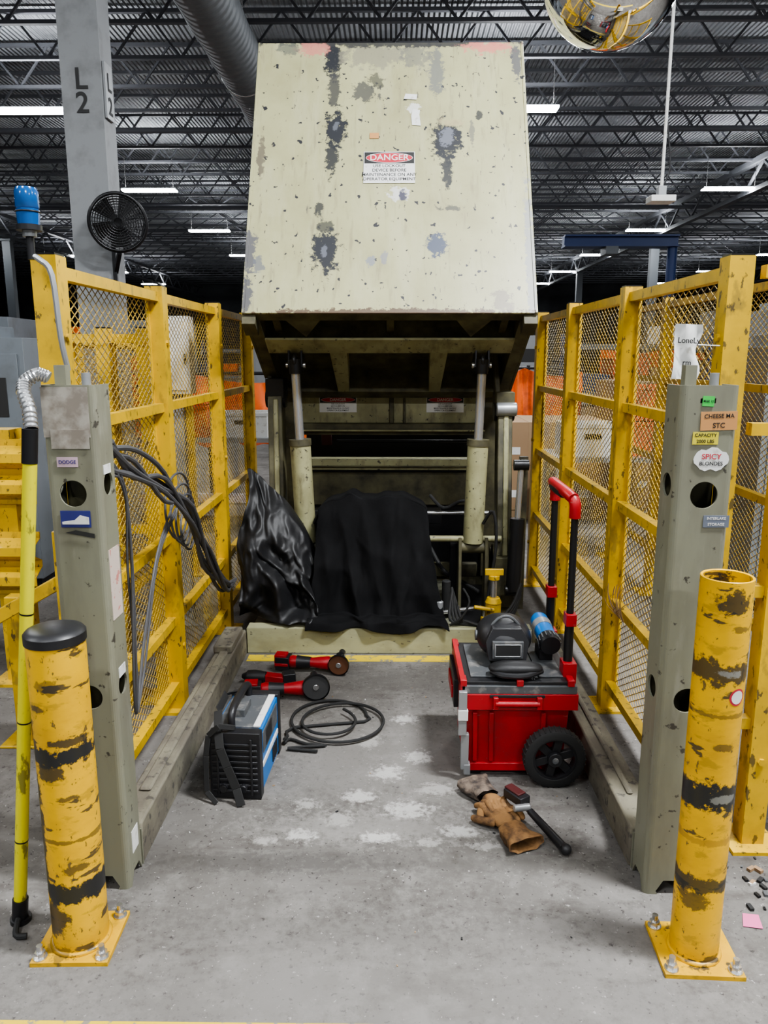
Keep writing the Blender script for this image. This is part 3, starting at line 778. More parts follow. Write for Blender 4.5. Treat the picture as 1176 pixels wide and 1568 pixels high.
b = B('conduit_pole')
b.cyl((-1.04, 1.87, .03), (-.895, 1.87, 1.30), .017, m_sleeve); b.cyl((-.897, 1.87, 1.29), (-.888, 1.87, 1.375), .019, m_blackm)
b.cyl((-1.04, 1.87, 0), (-1.04, 1.87, .012), .028, m_blackm); b.cyl((-1.042, 1.87, .01), (-1.035, 1.87, .07), .021, m_blackm)
b.tube([(-1.04, 1.86, .02), (-1.02, 1.80, .012), (-.99, 1.80, .01)], .008, m_rubber)
for z in (.25, .6, .9):
    x = -1.04+.145*(z-.03)/1.27; b.cyl((x, 1.87, z), (x+.0006, 1.87, z+.004), .0175, m_blackm)
b.done()
b = B('flexible_conduit')
pts = [(-.89, 1.88, 1.375), (-.90, 1.9, 1.42), (-.925, 1.93, 1.46), (-.935, 1.96, 1.485), (-.905, 1.975, 1.505), (-.88, 1.98, 1.495)]
b.tube(pts, .015, m_lgrey, seg=12)
for i in range(len(pts)-1):
    for k in range(4):
        p = Vector(pts[i]).lerp(Vector(pts[i+1]), k/4); b.torus(p, Vector(pts[i+1])-Vector(pts[i]), .015, .003, m_steel, seg=14, sg=6)
b.done()
b = B('blue_beacon')
x, y = -.965, 2.13
b.rings((x, y, 1.885), (0, 0, 1), [(0, 0), (0, .027), (.04, .030), (.042, .027), (.046, .030), (.085, .030), (.095, .026), (.097, 0)], m_bluel)
b.cyl((x, y, 1.873), (x, y, 1.887), .033, m_black); b.cyl((x, y, 1.858), (x, y, 1.873), .018, m_lgrey)
b.cyl((x, y, 1.80), (x, y, 1.860), .010, m_black)
b.torus((x, y, 1.92), (0, 0, 1), .030, .002, m_black)
b.tube([(x, y, 1.81), (x+.02, y, 1.80), (x+.05, y, 1.76), (x+.06, y, 1.6), (x+.065, y+.02, 1.51)], .008, m_lgrey)
b.done()
b = B('cable_bundle')
for i in range(8):
    r = random.Random(i); j = lambda s=.03: r.uniform(-s, s)
    b.tube([(-.80+j(.01), 2.14, 1.27+j(.05)), (-.80+j(.01), 2.35, 1.22+j(.05)), (-.81+j(.015), 2.65, 1.10+j(.06)), (-.80+j(.015), 2.95, .93+j(.07)), (-.81+j(.02), 3.2, .72+j(.06)), (-.81+j(.02), 3.5, .50+j(.05)), (-.82, 3.72, .42+j(.02)), (-.83, 3.88, .40)], .0085, m_cable)
for i in range(3):
    r = random.Random(i+20); j = lambda s=.03: r.uniform(-s, s)
    b.tube([(-.80, 2.14, 1.24+j()), (-.80, 2.25, 1.15+j()), (-.81+j(.01), 2.28, .9), (-.82, 2.27+j(), .55), (-.84, 2.33, .42+j()), (-.86, 2.5, .55+j(.06)), (-.86, 2.7, .8+j(.05)), (-.87, 3.0, .95+j(.05))], .0045, m_cable)
for i in range(4):
    cy, cz, R = 3.02+.05*i, .96-.04*i, .13-.012*i
    b.tube([(-.865+.004*math.sin(t), cy+R*1.3*math.cos(t*.52), cz+R*math.sin(t*.52)) for t in range(14)], .005, m_cable, smooth=3)
b.done()

# ------------------------------------------------------------ rolling tool box
b = B('rolling_tool_box')
b.taper((.452, 2.815, .05), (.36, .345), (.385, .38), .24, m_red)
b.box(.245, .672, 2.605, 3.03, .285, .345, m_red)
b.box(.25, .667, 2.61, 3.025, .345, .375, m_grey)
b.box(.262, .655, 2.622, 3.013, .375, .388, m_black)
for i in range(3): b.box(.285+.125*i, .375+.125*i, 2.66, 2.98, .388, .394, m_grey)
for xx in (.255, .46, .645):
    b.box(xx-.012, xx+.012, 2.608, 2.66, .375, .398, m_red); b.box(xx-.012, xx+.012, 2.97, 3.02, .375, .398, m_red)
b.box(.243, .262, 2.61, 3.025, .36, .40, m_red)
for xx in (.30, .36, .55):
    b.beam((xx, 2.618, .27), (xx+.005, 2.634, .07), .016, .012, m_red, up=(0, 1, 0))
b.cyl((.37, 2.592, .315), (.53, 2.592, .315), .011, m_red); b.box(.362, .38, 2.585, 2.61, .295, .34, m_red); b.box(.52, .538, 2.585, 2.61, .295, .34, m_red)
b.box(.35, .55, 2.6, 2.607, .335, .345, m_black)
b.box(.238, .268, 2.592, 2.61, .19, .36, m_lgrey); b.box(.25, .278, 2.60, 2.622, .05, .19, m_lgrey); b.box(.236, .272, 2.588, 2.606, .25, .29, m_white)
b.box(.262, .285, 2.598, 2.63, .03, .07, m_lgrey)
b.box(.228, .246, 2.7, 2.95, .25, .36, m_black); b.box(.222, .232, 2.74, 2.91, .27, .32, m_red)
b.box(.27, .64, 2.63, 2.99, .03, .06, m_red)
b.box(.28, .33, 2.66, 2.72, 0, .03, m_black); b.box(.28, .33, 2.9, 2.96, 0, .03, m_black)
for yy, s in ((2.585, -1), (3.045, 1)):
    c = Vector((.588, yy, .112)); R = .112
    b.rings(c-Vector((0, .027, 0)), (0, 1, 0), [(0, .080), (0, .100), (.004, .109), (.012, R), (.042, R), (.05, .109), (.054, .100), (.054, .080), (0, .080)], m_rubber, seg=48)
    for k in range(36):
        t = k*math.pi/18; e = Vector((math.cos(t), 0, math.sin(t)))
        b.beam(c+e*.108-Vector((0, .022, 0)), c+e*.108+Vector((0, .022, 0)), .006, .012, m_rubber, up=e)
    b.rings(c-Vector((0, .02, 0)), (0, 1, 0), [(0, .072), (0, .082), (.04, .082), (.04, .072), (0, .072)], m_black, seg=48)
    b.cyl(c-Vector((0, .03, 0)), c+Vector((0, .03, 0)), .026, m_black); b.cyl(c-Vector((0, .033, 0)), c-Vector((0, .03, 0)), .012, m_grey)
    for k in range(6):
        t = k*math.pi/3+.3; e = Vector((math.cos(t), 0, math.sin(t)))
        b.beam(c+e*.02, c+e*.076, .03, .02, m_black, up=(0, 1, 0))
b.cyl((.588, 2.585, .112), (.588, 3.045, .112), .012, m_blackm)
for yy in (2.70, 3.045):
    b.cyl((.648, yy, .28), (.648, yy, .62), .017, m_blackm); b.cyl((.648, yy, .6), (.648, yy, 1.0), .013, m_blackm)
    b.box(.625, .675, yy-.035, yy+.03, .30, .44, m_red); b.box(.63, .668, yy-.026, yy+.026, .58, .625, m_red)
    b.tube([(.648, yy, .98), (.647, yy, 1.03), (.64, yy+(.02 if yy < 2.9 else -.02), 1.055)], .021, m_red, seg=12)
b.tube([(.64, 2.70, 1.05), (.628, 2.75, 1.062), (.62, 2.87, 1.068), (.628, 3.0, 1.062), (.64, 3.045, 1.05)], .021, m_red, seg=12)
b.tube([(.625, 2.79, 1.058), (.62, 2.87, 1.06), (.625, 2.95, 1.058)], .023, m_black, seg=12)
b.done(bevel=.004)

b = B('welding_helmet')
cx, cy, cz = .43, 2.86, .478
b.ell((cx, cy, cz), (.105, .12, .082), m_black, seg=40, rg=22, p=.75, zmin=-.9)
b.prism([(cx-.07, cy-.128, cz-.055), (cx+.07, cy-.128, cz-.055), (cx+.082, cy-.118, cz+.015), (cx+.055, cy-.098, cz+.062), (cx-.055, cy-.098, cz+.062), (cx-.082, cy-.118, cz+.015)], (0, .06, 0), m_black)
b.box(cx-.058, cx+.058, cy-.134, cy-.12, cz-.045, cz+.022, m_grey)
b.box(cx-.046, cx+.046, cy-.1365, cy-.13, cz-.035, cz+.010, m_ink)
b.box(cx-.048, cx+.048, cy-.1375, cy-.134, cz-.037, cz-.033, m_lgrey); b.box(cx-.048, cx+.048, cy-.1375, cy-.134, cz+.009, cz+.013, m_lgrey)
b.box(cx-.05, cx-.046, cy-.1375, cy-.134, cz-.037, cz+.013, m_lgrey); b.box(cx+.046, cx+.05, cy-.1375, cy-.134, cz-.037, cz+.013, m_lgrey)
b.tube([(cx-.09, cy-.06, cz-.0), (cx-.03, cy-.05, cz+.084), (cx+.03, cy-.05, cz+.084), (cx+.09, cy-.06, cz-.0)], .006, m_grey)
b.cyl((cx-.11, cy, cz), (cx-.098, cy, cz), .02, m_grey); b.cyl((cx+.098, cy, cz), (cx+.108, cy, cz), .02, m_grey)
o = b.done(bevel=.006)
b = B('leather_belt_roll')
b.ell((.45, 2.665, .424), (.10, .04, .026), m_vinyl, p=.7); b.tube([(.36, 2.655, .415), (.40, 2.625, .411), (.48, 2.622, .411), (.545, 2.655, .418)], .011, m_black)
b.done()
b = B('blue_sander')
p = Vector((.588, 2.99, .505)); q = Vector((.600, 2.76, .465)); d = (q-p).normalized()
b.rings(p, d, [(0, 0), (0, .025), (.02, .035), (.15, .037), (.16, .030), (.165, .030)], m_blue); b.rings(p+d*.165, d, [(0, .03), (.0, .038), (.04, .042), (.055, .038), (.055, 0)], m_black)
for k in range(16):
    t = k*math.pi/8; a = d.cross(Vector((0, 0, 1))).normalized(); c = d.cross(a); e = a*math.cos(t)+c*math.sin(t)
    b.beam(p+d*.17+e*.039, p+d*.205+e*.042, .005, .005, m_grey)
b.cyl(p+d*.06, p+d*.10, .0385, m_lgrey)
b.cbox((.59, 2.86, .420), (.05, .10, .05), m_black)
b.done()

# ------------------------------------------------------------ welder
b = B('welding_machine')
w, l, h = .175, .36, .265
b.box(-w/2, w/2, -l/2+.03, l/2-.03, .015, h-.02, m_blue)
b.box(-w/2-.004, w/2+.004, -l/2, -l/2+.04, .005, h-.01, m_black)
b.box(-w/2-.004, w/2+.004, l/2-.04, l/2, .005, h-.01, m_black)
for i in range(9): b.box(-w/2+.006, w/2-.006, -l/2-.006, -l/2+.002, .03+.022*i, .04+.022*i, m_black)
for x in (-.06, .06): b.box(x-.004, x+.004, -l/2-.009, -l/2, .02, h-.03, m_black)
b.box(-w/2+.01, w/2-.01, -l/2+.05, l/2-.05, h-.022, h-.008, m_grey)
b.box(w/2-.002, w/2+.003, -l/2+.06, l/2-.06, .15, .23, m_grey); b.box(w/2-.002, w/2+.0035, -l/2+.05, l/2-.05, .10, .12, m_white)
b.box(w/2-.002, w/2+.0045, -.08, .02, .16, .22, m_black)
for i in range(5): b.box(w/2-.002, w/2+.004, .03+.018*i, .038+.018*i, .03, .09, m_black)
b.box(w/2-.03, w/2-.005, -l/2+.05, l/2-.05, h-.012, h-.004, m_white)
b.tube([(-.02, -l/2+.05, h-.02), (-.02, -l/2+.055, h+.03), (-.02, -l/2+.11, h+.05), (-.02, l/2-.11, h+.05), (-.02, l/2-.055, h+.03), (-.02, l/2-.05, h-.02)], .014, m_black, seg=10)
b.box(-.05, .01, -l/2+.12, l/2-.14, h-.01, h+.02, m_grey)
def strap(pts, wd):
    P = [Vector(p) for p in pts]
    for i in range(len(P)-1): b.beam(P[i], P[i+1], wd, .004, m_rubber, up=(0, -1, .3))
strap([(-.07, l/2-.05, h), (-.085, .05, h+.03), (-.075, -.10, h+.035), (-.055, -l/2, h-.01), (-.045, -l/2-.022, h-.06), (-.02, -l/2-.028, .14), (.01, -l/2-.03, .06), (.03, -l/2-.05, .006)], .032)
strap([(.0, -l/2+.02, h+.0), (-.05, -l/2-.01, h+.02), (-.09, -l/2-.005, h-.02), (-.1, -l/2-.01, .17), (-.10, -l/2-.02, .04), (-.06, -l/2-.04, .006)], .02)
b.cyl((.03, -l/2-.02, .05), (.03, -l/2+.01, .05), .014, m_black); b.cyl((-.04, -l/2-.02, .05), (-.04, -l/2+.01, .05), .014, m_black)
b.done(loc=(-.548, 2.655, 0), rot=(0, 0, math.radians(-3)), bevel=.005)

b = B('welding_cable')
pts = []
for i in range(60):
    t = i*.33; r = .13+.035*math.sin(t*.37)+.02*math.sin(t*1.3)
    pts.append((-.28+r*1.2*math.cos(t)+.03*math.sin(t*.21), 3.06+r*1.2*math.sin(t), .008+.0005*i))
b.tube([(-.44, 2.86, .03), (-.435, 2.92, .012), (-.42, 3.0, .01)]+pts[:42], .0065, m_rubber, smooth=2)
b.tube([(-.44, 2.86, .012), (-.42, 2.9, .01), (-.35, 2.86, .01), (-.27, 2.85, .01), (-.38, 2.83, .012), (-.42, 2.82, .01), (-.30, 2.80, .012)], .006, m_rubber, smooth=3)
b.done()

def grinder(loc, rz, disc_m, tilt=0, R=.060):
    b = B('angle_grinder')
    b.rings((0, 0, .045), (1, 0, 0), [(-.02, .0), (-.02, .026), (.0, .032), (.05, .026), (.10, .024), (.14, .030), (.18, .034), (.19, .03)], m_red, seg=20)
    b.rings((0, 0, .045), (1, 0, 0), [(.02, .033), (.05, .029), (.09, .0265)], m_black, seg=20)
    b.cyl((.185, 0, .045), (.23, 0, .05), .03, m_grey, r1=.034); b.cyl((.235, 0, .02), (.235, 0, .085), .030, m_lgrey)
    b.cyl((.24, -.005, .086), (.24, -.005, .10), .02, m_black)
    b.box(-.085, -.015, -.036, .036, .01, .075, m_black); b.box(-.09, -.03, -.03, .03, .02, .085, m_red); b.box(-.087, -.02, -.038, .038, .03, .045, m_red)
    b.box(.02, .12, -.006, .006, .02, .03, m_black)
    b.cyl((.225, .03, .05), (.225, .14, .05), .014, m_black, r1=.017); b.cyl((.225, .03, .05), (.225, .045, .05), .022, m_black)
    b.cyl((.235, -.03, R), (.235, -.036, R), R, disc_m, seg=36); b.cyl((.235, -.028, R), (.235, -.04, R), .014, m_steel)
    b.rings((.235, -.024, R), (0, 1, 0), [(-.02, R*1.05), (.0, R*1.06), (.002, .02)], m_blackm, seg=28)
    return b.done(loc=loc, rot=(0, tilt, rz), bevel=.002)
m_disc = mat('grinding_disc', (.05, .05, .05), .8)
grinder((-.59, 3.29, 0.004), math.radians(6), m_disc)
grinder((-.50, 3.62, 0.004), math.radians(-6), m_brass, R=.05)
b = B('impact_driver')
b.rings((-.62, 3.46, .035), (-1, .1, 0), [(-.01, 0), (-.01, .026), (.04, .033), (.08, .03), (.09, .02), (.11, .01), (.11, 0)], m_black)
b.cbox((-.57, 3.455, .03), (.05, .11, .04), m_red, (0, 0, 75)); b.cbox((-.50, 3.45, .035), (.06, .06, .06), m_black, (0, 0, 15))
b.done(bevel=.004)

# ------------------------------------------------------------ gloves
def glove(name, loc, rz, curl, flip=1, cuffm=m_glovegrey):
    V = []; E = []; R = []
    def av(p, r): V.append(Vector(p)); R.append(r); return len(V)-1
    w0 = av((0, -.01, .028), (.036, .022)); w1 = av((0, .03, .026), (.040, .020)); w2 = av((0, .065, .026), (.044, .019))
    E += [(w0, w1), (w1, w2)]
    for k, (fx, ln) in enumerate(((-.033, .068), (-.011, .080), (.012, .076), (.034, .058))):
        a = av((fx, .088, .024), (.013, .013)); E.append((w2, a))
        c1 = av((fx*1.15, .088+ln*.45, .028+curl*.35), (.0125, .012)); c2 = av((fx*1.3+.004*k*flip, .088+ln*.8, .024+curl*.15), (.012, .011)); c3 = av((fx*1.35+.004*k*flip, .088+ln, .016), (.010, .010))
        E += [(a, c1), (c1, c2), (c2, c3)]
    t1 = av((-.052*flip, .045, .026), (.016, .014)); t2 = av((-.078*flip, .075, .024), (.014, .013)); t3 = av((-.088*flip, .10, .018), (.011, .011))
    E += [(w1, t1), (t1, t2), (t2, t3)]
    me = bpy.data.meshes.new('hand'); me.from_pydata(V, E, []); ho = bpy.data.objects.new('hand', me); COL.objects.link(ho)
    sk = ho.modifiers.new('skin', 'SKIN'); sk.use_smooth_shade = True
    for i, r in enumerate(R): me.skin_vertices[0].data[i].radius = r
    me.skin_vertices[0].data[0].use_root = True
    sb = ho.modifiers.new('s', 'SUBSURF'); sb.levels = 2; sb.render_levels = 2
    me.materials.append(m_leather)
    root = bpy.data.objects.new(name, None); COL.objects.link(root); root.location = loc; root.rotation_euler = (0, 0, rz)
    ho.parent = root
    b = B('cuff'); n = 32; vs = []; prof = [(-.005, .040, .024), (-.03, .046, .026), (-.06, .054, .026), (-.09, .060, .028), (-.11, .064, .027), (-.108, .058, .022), (-.06, .048, .020)]
    for (yy, rx, rzz) in prof:
        for i in range(n):
            t = 2*math.pi*i/n; wob = 1+.10*math.sin(3*t+yy*60)+.06*math.sin(7*t+yy*90)
            vs.append((rx*math.cos(t)*wob, yy, max(.004, .026+rzz*math.sin(t)*wob)))
    fs = [(k*n+i, k*n+(i+1) % n, (k+1)*n+(i+1) % n, (k+1)*n+i) for k in range(len(prof)-1) for i in range(n)]
    b.add(vs, fs, cuffm); c = b.done(parent=root, ang=80)
    return root
glove('work_glove', (.385, 2.29, 0.0), math.radians(22), .03, 1, m_leather)
glove('work_glove', (.335, 2.46, 0.0), math.radians(-155), .03, -1, m_glovegrey)
b = B('wire_brush')
b.cyl((.545, 2.18, .02), (.46, 2.34, .05), .015, m_black, r1=.012); b.ell((.547, 2.177, .021), (.018, .018, .018), m_black)
b.cbox((.425, 2.40, .068), (.085, .045, .03), m_black, (0, 0, -55)); b.cbox((.42, 2.41, .085), (.07, .035, .008), m_darkred, (0, 0, -55))
b.cyl((.46, 2.34, .05), (.43, 2.39, .06), .010, m_steel)
b.cyl((.405, 2.33, .065), (.46, 2.345, .062), .012, m_lgrey)
b.done(bevel=.003)

# ------------------------------------------------------------ dome mirror
b = B('dome_mirror')
prof = [(-.2*math.cos(i*math.pi/2/16), .2*math.sin(i*math.pi/2/16)) for i in range(17)]
b.rings((.63, 2.5, 2.635), (0, 0, 1), [(t, r) for t, r in prof], m_mirror, seg=64)
b.torus((.63, 2.5, 2.64), (0, 0, 1), .2, .012, m_white, seg=48)
b.cyl((.63, 2.5, 2.64), (.63, 2.5, 2.655), .2, m_lgrey, seg=48)
b.cyl((.63, 2.5, 2.65), (.63, 2.5, 7.6), .006, m_steel, seg=8)
for t in range(3):
    a = t*2.1; b.cyl((.63+.18*math.cos(a), 2.5+.18*math.sin(a), 2.65), (.63, 2.5, 3.2), .003, m_steel, seg=6)
b.done()

b = B('hanging_wifi_unit')
b.cyl((1.95, 6, 2.72), (1.95, 6, 7.6), .012, m_white, seg=8); b.box(1.86, 2.04, 5.93, 6.07, 2.645, 2.69, m_white); b.box(1.92, 1.98, 5.97, 6.03, 2.69, 2.76, m_lgrey)
b.tube([(1.96, 6, 2.76), (2.0, 6.0, 2.9), (1.96, 6, 3.2)], .006, m_black)
b.done(bevel=.008)

b = B('industrial_fan')
c = Vector((-2.12, 6.2, 2.55)); ax = Vector((.35, -1, -.1)).normalized()
R0 = .205
for s in (-.05, .05):
    for q in range(10):
        r = R0*(1-q*.09); k = s*(.5+1.1*(1-r/R0))
        b.torus(c+ax*k, ax, r, .003, m_blackm, seg=36, sg=5)
b.torus(c, ax, R0+.005, .014, m_blackm, seg=40)
u = ax.cross(Vector((0, 0, 1))).normalized(); v = ax.cross(u)
for i in range(40):
    t = i*math.pi/20; e = u*math.cos(t)+v*math.sin(t)
    for s in (-1, 1): b.beam(c+ax*s*.075+e*.03, c+ax*s*.025+e*R0, .003, .003, m_blackm)
for i in range(5):
    t = i*math.pi/2.5+.4; e = u*math.cos(t)+v*math.sin(t); g = u*-math.sin(t)+v*math.cos(t)
    b.add([c+e*.03-g*.02+ax*.01, c+e*.03+g*.02-ax*.01, c+e*.18+g*.085-ax*.02, c+e*.18-g*.06+ax*.02], [(0, 1, 2, 3)], m_blackm)
b.cyl(c-ax*.12, c+ax*.03, .05, m_blackm)
b.beam(c-ax*.1, (-2.27, 6.4, 2.45), .04, .04, m_blackm); b.beam((-2.22, 6.36, 2.1), (-2.22, 6.36, 2.55), .03, .03, m_blackm); b.beam((-2.13, 6.22, 2.33), (-2.22, 6.37, 2.2), .03, .03, m_blackm)
b.done(norm=False)

b = B('overhead_crane_beam')
b.box(4.2, 7.0, 20, 20.25, 4.22, 4.42, m_craneblue); b.box(4.2, 7.0, 19.9, 20.35, 4.42, 4.46, m_craneblue); b.box(4.2, 7.0, 19.9, 20.35, 4.18, 4.22, m_craneblue)
b.cyl((6.9, 20.1, 0), (6.9, 20.1, 4.2), .12, m_craneblue); b.box(6.7, 7.1, 19.9, 20.3, 0, .04, m_craneblue); b.box(5.2, 5.5, 19.85, 20.4, 4.0, 4.18, m_coldark)
b.done()

# ------------------------------------------------------------ background
def pallet_stack(x, y, w, d, rows, m=m_card, rz=0):
    b = B('pallet_of_boxes')
    for i in range(5): b.box(-w/2+i*w/5+.01, -w/2+(i+1)*w/5-.02, -d/2, d/2, .1, .12, m_wood)
    for yy in (-d/2+.05, 0, d/2-.05): b.box(-w/2, w/2, yy-.04, yy+.04, 0, .1, m_wood)
    r = random.Random(int(x*10+y)); z = .12
    for k in range(rows):
        hh = r.uniform(.3, .42); n = r.choice((2, 3))
        for i in range(n):
            x0 = -w/2+i*w/n+.005; x1 = -w/2+(i+1)*w/n-.005
            b.box(x0, x1, -d/2+.01, d/2-.01, z, z+hh-.004, m)
            b.box((x0+x1)/2-.03, (x0+x1)/2+.03, -d/2+.008, d/2-.008, z+.002, z+hh-.002, m_wood)
            b.box(x0+.04, x0+.14, -d/2+.006, -d/2+.011, z+.1, z+.17, m_white)
        z += hh
    return b.done(loc=(x, y, 0), rot=(0, 0, rz))
pallet_stack(1.55, 7.7, 1.0, .9, 2); pallet_stack(2.9, 8.4, 1.1, 1, 3, rz=.2); pallet_stack(4.6, 11, 1.1, 1, 3); pallet_stack(-4.9, 9.5, 1.1, 1, 3)
pallet_stack(-6.2, 12, 1.1, 1, 4); pallet_stack(6.8, 12, 1.2, 1, 3); pallet_stack(-1.2, 12, 1.1, 1, 3)

def rack(x, y, bays, seed=1, levels=(.9, 1.75)):
    b = B('storage_rack'); r = random.Random(seed); W = 2.4; Dp = 1.0
    for i in range(bays+1):
        for yy in (0, Dp): b.box(i*W-.04, i*W+.04, yy-.04, yy+.04, 0, levels[-1]+.2, m_craneblue)
        for z in (0.3, 1.1): b.beam((i*W, 0, z), (i*W, Dp, z+.6), .03, .03, m_colgrey)
    for i in range(bays):
        for z in levels:
            b.box(i*W+.04, (i+1)*W-.04, -.03, .03, z-.1, z, m_machine); b.box(i*W+.04, (i+1)*W-.04, Dp-.03, Dp+.03, z-.1, z, m_machine)
            b.box(i*W+.04, (i+1)*W-.04, .03, Dp-.03, z-.03, z-.01, m_lgrey)
        for z in (0,)+tuple(levels):
            xx = i*W+.12
            while xx < (i+1)*W-.5:
                w = r.uniform(.35, .7); hh = r.uniform(.25, .65)
                if r.random() < .8: b.box(xx, xx+w, .1, .9, z, z+hh, r.choice((m_card, m_card, m_white, m_machine, m_grey, m_orange, m_craneblue, m_machine, m_grey)))
                xx += w+.06
    return b.done(loc=(x, y, 0))
rack(3.2, 14, 4, 2); rack(-12.2, 19.5, 3, 3); rack(8, 22, 4, 5); rack(-9, 26, 3, 4); rack(-.5, 24, 2, 7)

def machine(x, y, w, d, h, rz=0, m=m_machine):
    b = B('machine_cabinet')
    b.box(-w/2, w/2, -d/2, d/2, .08, h, m); b.box(-w/2+.03, w/2-.03, -d/2+.03, d/2-.03, 0, .08, m_blackm)
    b.box(-w/2+.04, -.01, -d/2-.012, -d/2, .14, h-.1, m); b.box(.01, w/2-.04, -d/2-.012, -d/2, .14, h-.1, m)
    b.box(-.05, -.03, -d/2-.03, -d/2-.012, h*.45, h*.6, m_blackm); b.box(.06, w/2-.12, -d/2-.016, -d/2-.012, h*.7, h*.85, m_ink)
    for i in range(3): b.cyl((.08+.05*i, -d/2-.012, h*.62), (.08+.05*i, -d/2-.03, h*.62), .014, (m_redink, m_green, m_yellab)[i])
    for i in range(5): b.box(-w/2+.1, -.08, -d/2-.016, -d/2-.012, .25+.04*i, .265+.04*i, m_blackm)
    b.box(-w/2+.1, w/2-.3, -d/4, d/4, h, h+.08, m)
    return b.done(loc=(x, y, 0), rot=(0, 0, rz), bevel=.008)
machine(-2.80, 5.3, .9, .7, 1.66); machine(-4.2, 7.6, 1.2, .8, 1.9, .1); machine(2.7, 4.9, 1.0, .8, 1.6, -.1); machine(4.4, 8.2, 1.3, .9, 2.0)
machine(-2.0, 15.5, 1.4, 1.0, 2.1, m=m_colgrey); machine(-5.2, 17, 1.6, 1, 2.2); machine(2.6, 18.5, 1.6, 1, 2.0, m=m_colgrey); machine(-.2, 20, 1.6, 1, 2.2); machine(10.5, 12, 2, 1, 2.0)

b = B('electrical_enclosure')
b.box(-1.30, -1.12, 4.28, 4.40, 1.34, 1.76, m_white); b.box(-1.29, -1.13, 4.27, 4.28, 1.36, 1.74, m_white); b.box(-1.145, -1.135, 4.255, 4.27, 1.5, 1.56, m_black)
b.box(-1.24, -1.18, 4.32, 4.38, 0, 1.34, m_colgrey); b.box(-1.31, -1.11, 4.25, 4.45, 0, .012, m_colgrey)
b.done(bevel=.004)
def curtain(x0, x1, y, z0, z1, seed):
    root = bpy.data.objects.new('orange_curtain', None); COL.objects.link(root); root.location = ((x0+x1)/2, y, 0)
    cx = (x0+x1)/2
    def fn(a, c): return Vector((x0-cx+(x1-x0)*a, .05*ridge(a*14, c, seed)+.05*nz3(a*6, c*2, seed)-.05, z1+(z0-z1)*c-.10*abs(math.sin(a*5+seed))*(1-c)+.08*nz3(a*9, 3, seed)*c))
    o = cloth('fabric', fn, 90, 12, m_orange, .004, 0); o.parent = root
    b = B('stand')
    for x in (x0-cx, 0, x1-cx): b.cyl((x, .03, 0), (x, .03, z1+.03), .02, m_blackm, seg=10); b.box(x-.03, x+.03, -.25, .25, 0, .03, m_blackm)
    b.cyl((x0-cx, .03, z1), (x1-cx, .03, z1), .018, m_blackm, seg=8)
    b.done(parent=root)
curtain(-3.1, -.95, 8.4, .6, 1.36, 1); curtain(1.0, 2.3, 9.6, .55, 1.4, 4); curtain(-6.6, -4.4, 13.5, .7, 1.6, 7); curtain(4.4, 6.6, 16.8, .6, 1.7, 3)
def tote(x, y, z, w, d, h, m):
    for (a, c, e, f) in ((x, x+w, y, y+.01), (x, x+w, y+d-.01, y+d), (x, x+.01, y+.01, y+d-.01), (x+w-.01, x+w, y+.01, y+d-.01)): b.box(a, c, e, f, z, z+h, m)
    b.box(x+.01, x+w-.01, y+.01, y+d-.01, z, z+.01, m); b.box(x-.01, x+w+.01, y-.01, y, z+h-.03, z+h, m)
    b.box(x+w*.35, x+w*.65, y-.012, y, z+h*.55, z+h*.7, m_blackm)
b = B('work_table')
b.box(-2.9, -1.0, 6.9, 7.5, .78, .82, m_lgrey)
for x in (-2.85, -1.05):
    for y in (6.95, 7.45): b.box(x-.025, x+.025, y-.025, y+.025, 0, .78, m_colgrey)
b.box(-2.85, -1.05, 6.95, 7.45, .2, .22, m_lgrey)
b.done()
b = B('stacked_totes')
tote(-2.75, 6.98, .82, .5, .4, .28, m_orange); tote(-2.2, 6.98, .82, .5, .4, .28, m_orange); tote(-2.5, 6.98, 1.11, .5, .4, .26, m_orange); tote(-1.6, 6.98, .82, .45, .4, .22, m_white)
b.done()
b = B('work_table')
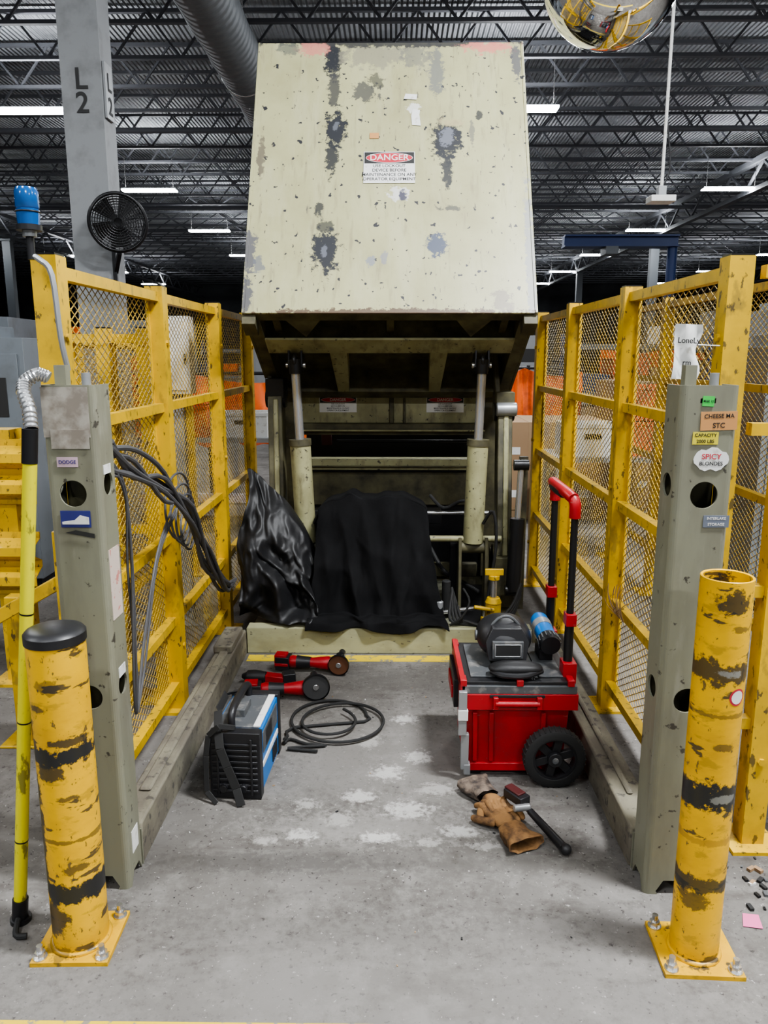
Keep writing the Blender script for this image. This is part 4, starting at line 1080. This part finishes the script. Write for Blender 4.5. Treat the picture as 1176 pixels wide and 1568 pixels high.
b.box(1.3, 3.1, 6.2, 6.8, .70, .74, m_lgrey)
for x in (1.35, 3.05):
    for y in (6.25, 6.75): b.box(x-.025, x+.025, y-.025, y+.025, 0, .7, m_colgrey)
b.done()
b = B('stacked_totes')
tote(1.4, 6.3, .74, .45, .4, .26, m_white); tote(1.95, 6.3, .74, .5, .4, .28, m_orange); tote(1.95, 6.3, 1.03, .5, .4, .28, m_orange); tote(2.55, 6.3, .74, .5, .4, .3, m_grey)
b.done()

b = B('floor_debris'); r = random.Random(3)
for i in range(90):
    x = r.uniform(1.02, 1.45); y = r.uniform(1.9, 2.2); s = r.uniform(.004, .014)
    b.cbox((x, y, s*.4), (s*2, s, s*.7), r.choice((m_rubber, m_rubber, m_card, m_white, m_grey, m_blackm, m_blackm)), (0, 0, r.uniform(0, 180)))
for i in range(40):
    x = r.uniform(-.7, .7); y = r.uniform(1.6, 3.6); s = r.uniform(.002, .005)
    b.cbox((x, y, s*.4), (s*2, s, s*.7), r.choice((m_rubber, m_white, m_wood)), (0, 0, r.uniform(0, 180)))
b.done()
m_pinkp = mat('pink_paper', (.65, .13, .30), .6)
b = B('pink_paper_scrap'); b.prism([(.97, 1.87, .002), (1.02, 1.86, .003), (1.03, 1.91, .006), (.99, 1.92, .003)], (0, 0, .001), m_pinkp); b.done()

# ------------------------------------------------------------ camera, world
cd = bpy.data.cameras.new('camera'); cam = bpy.data.objects.new('camera', cd); COL.objects.link(cam)
cd.sensor_fit = 'VERTICAL'; cd.sensor_height = 36; cd.sensor_width = 27; cd.lens = 27.05; cd.clip_end = 200
cam.location = (0, 0, 1.55); cam.rotation_euler = (math.radians(90-11.5), 0, math.radians(.73))
S.camera = cam
w = bpy.data.worlds.new('world'); S.world = w; w.use_nodes = True
w.node_tree.nodes['Background'].inputs[0].default_value = (.80, .88, 1, 1); w.node_tree.nodes['Background'].inputs[1].default_value = .13
S.view_settings.view_transform = 'AgX'
try: S.view_settings.look = 'AgX - Medium High Contrast'
except Exception as e: print(e)
S.view_settings.exposure = .5
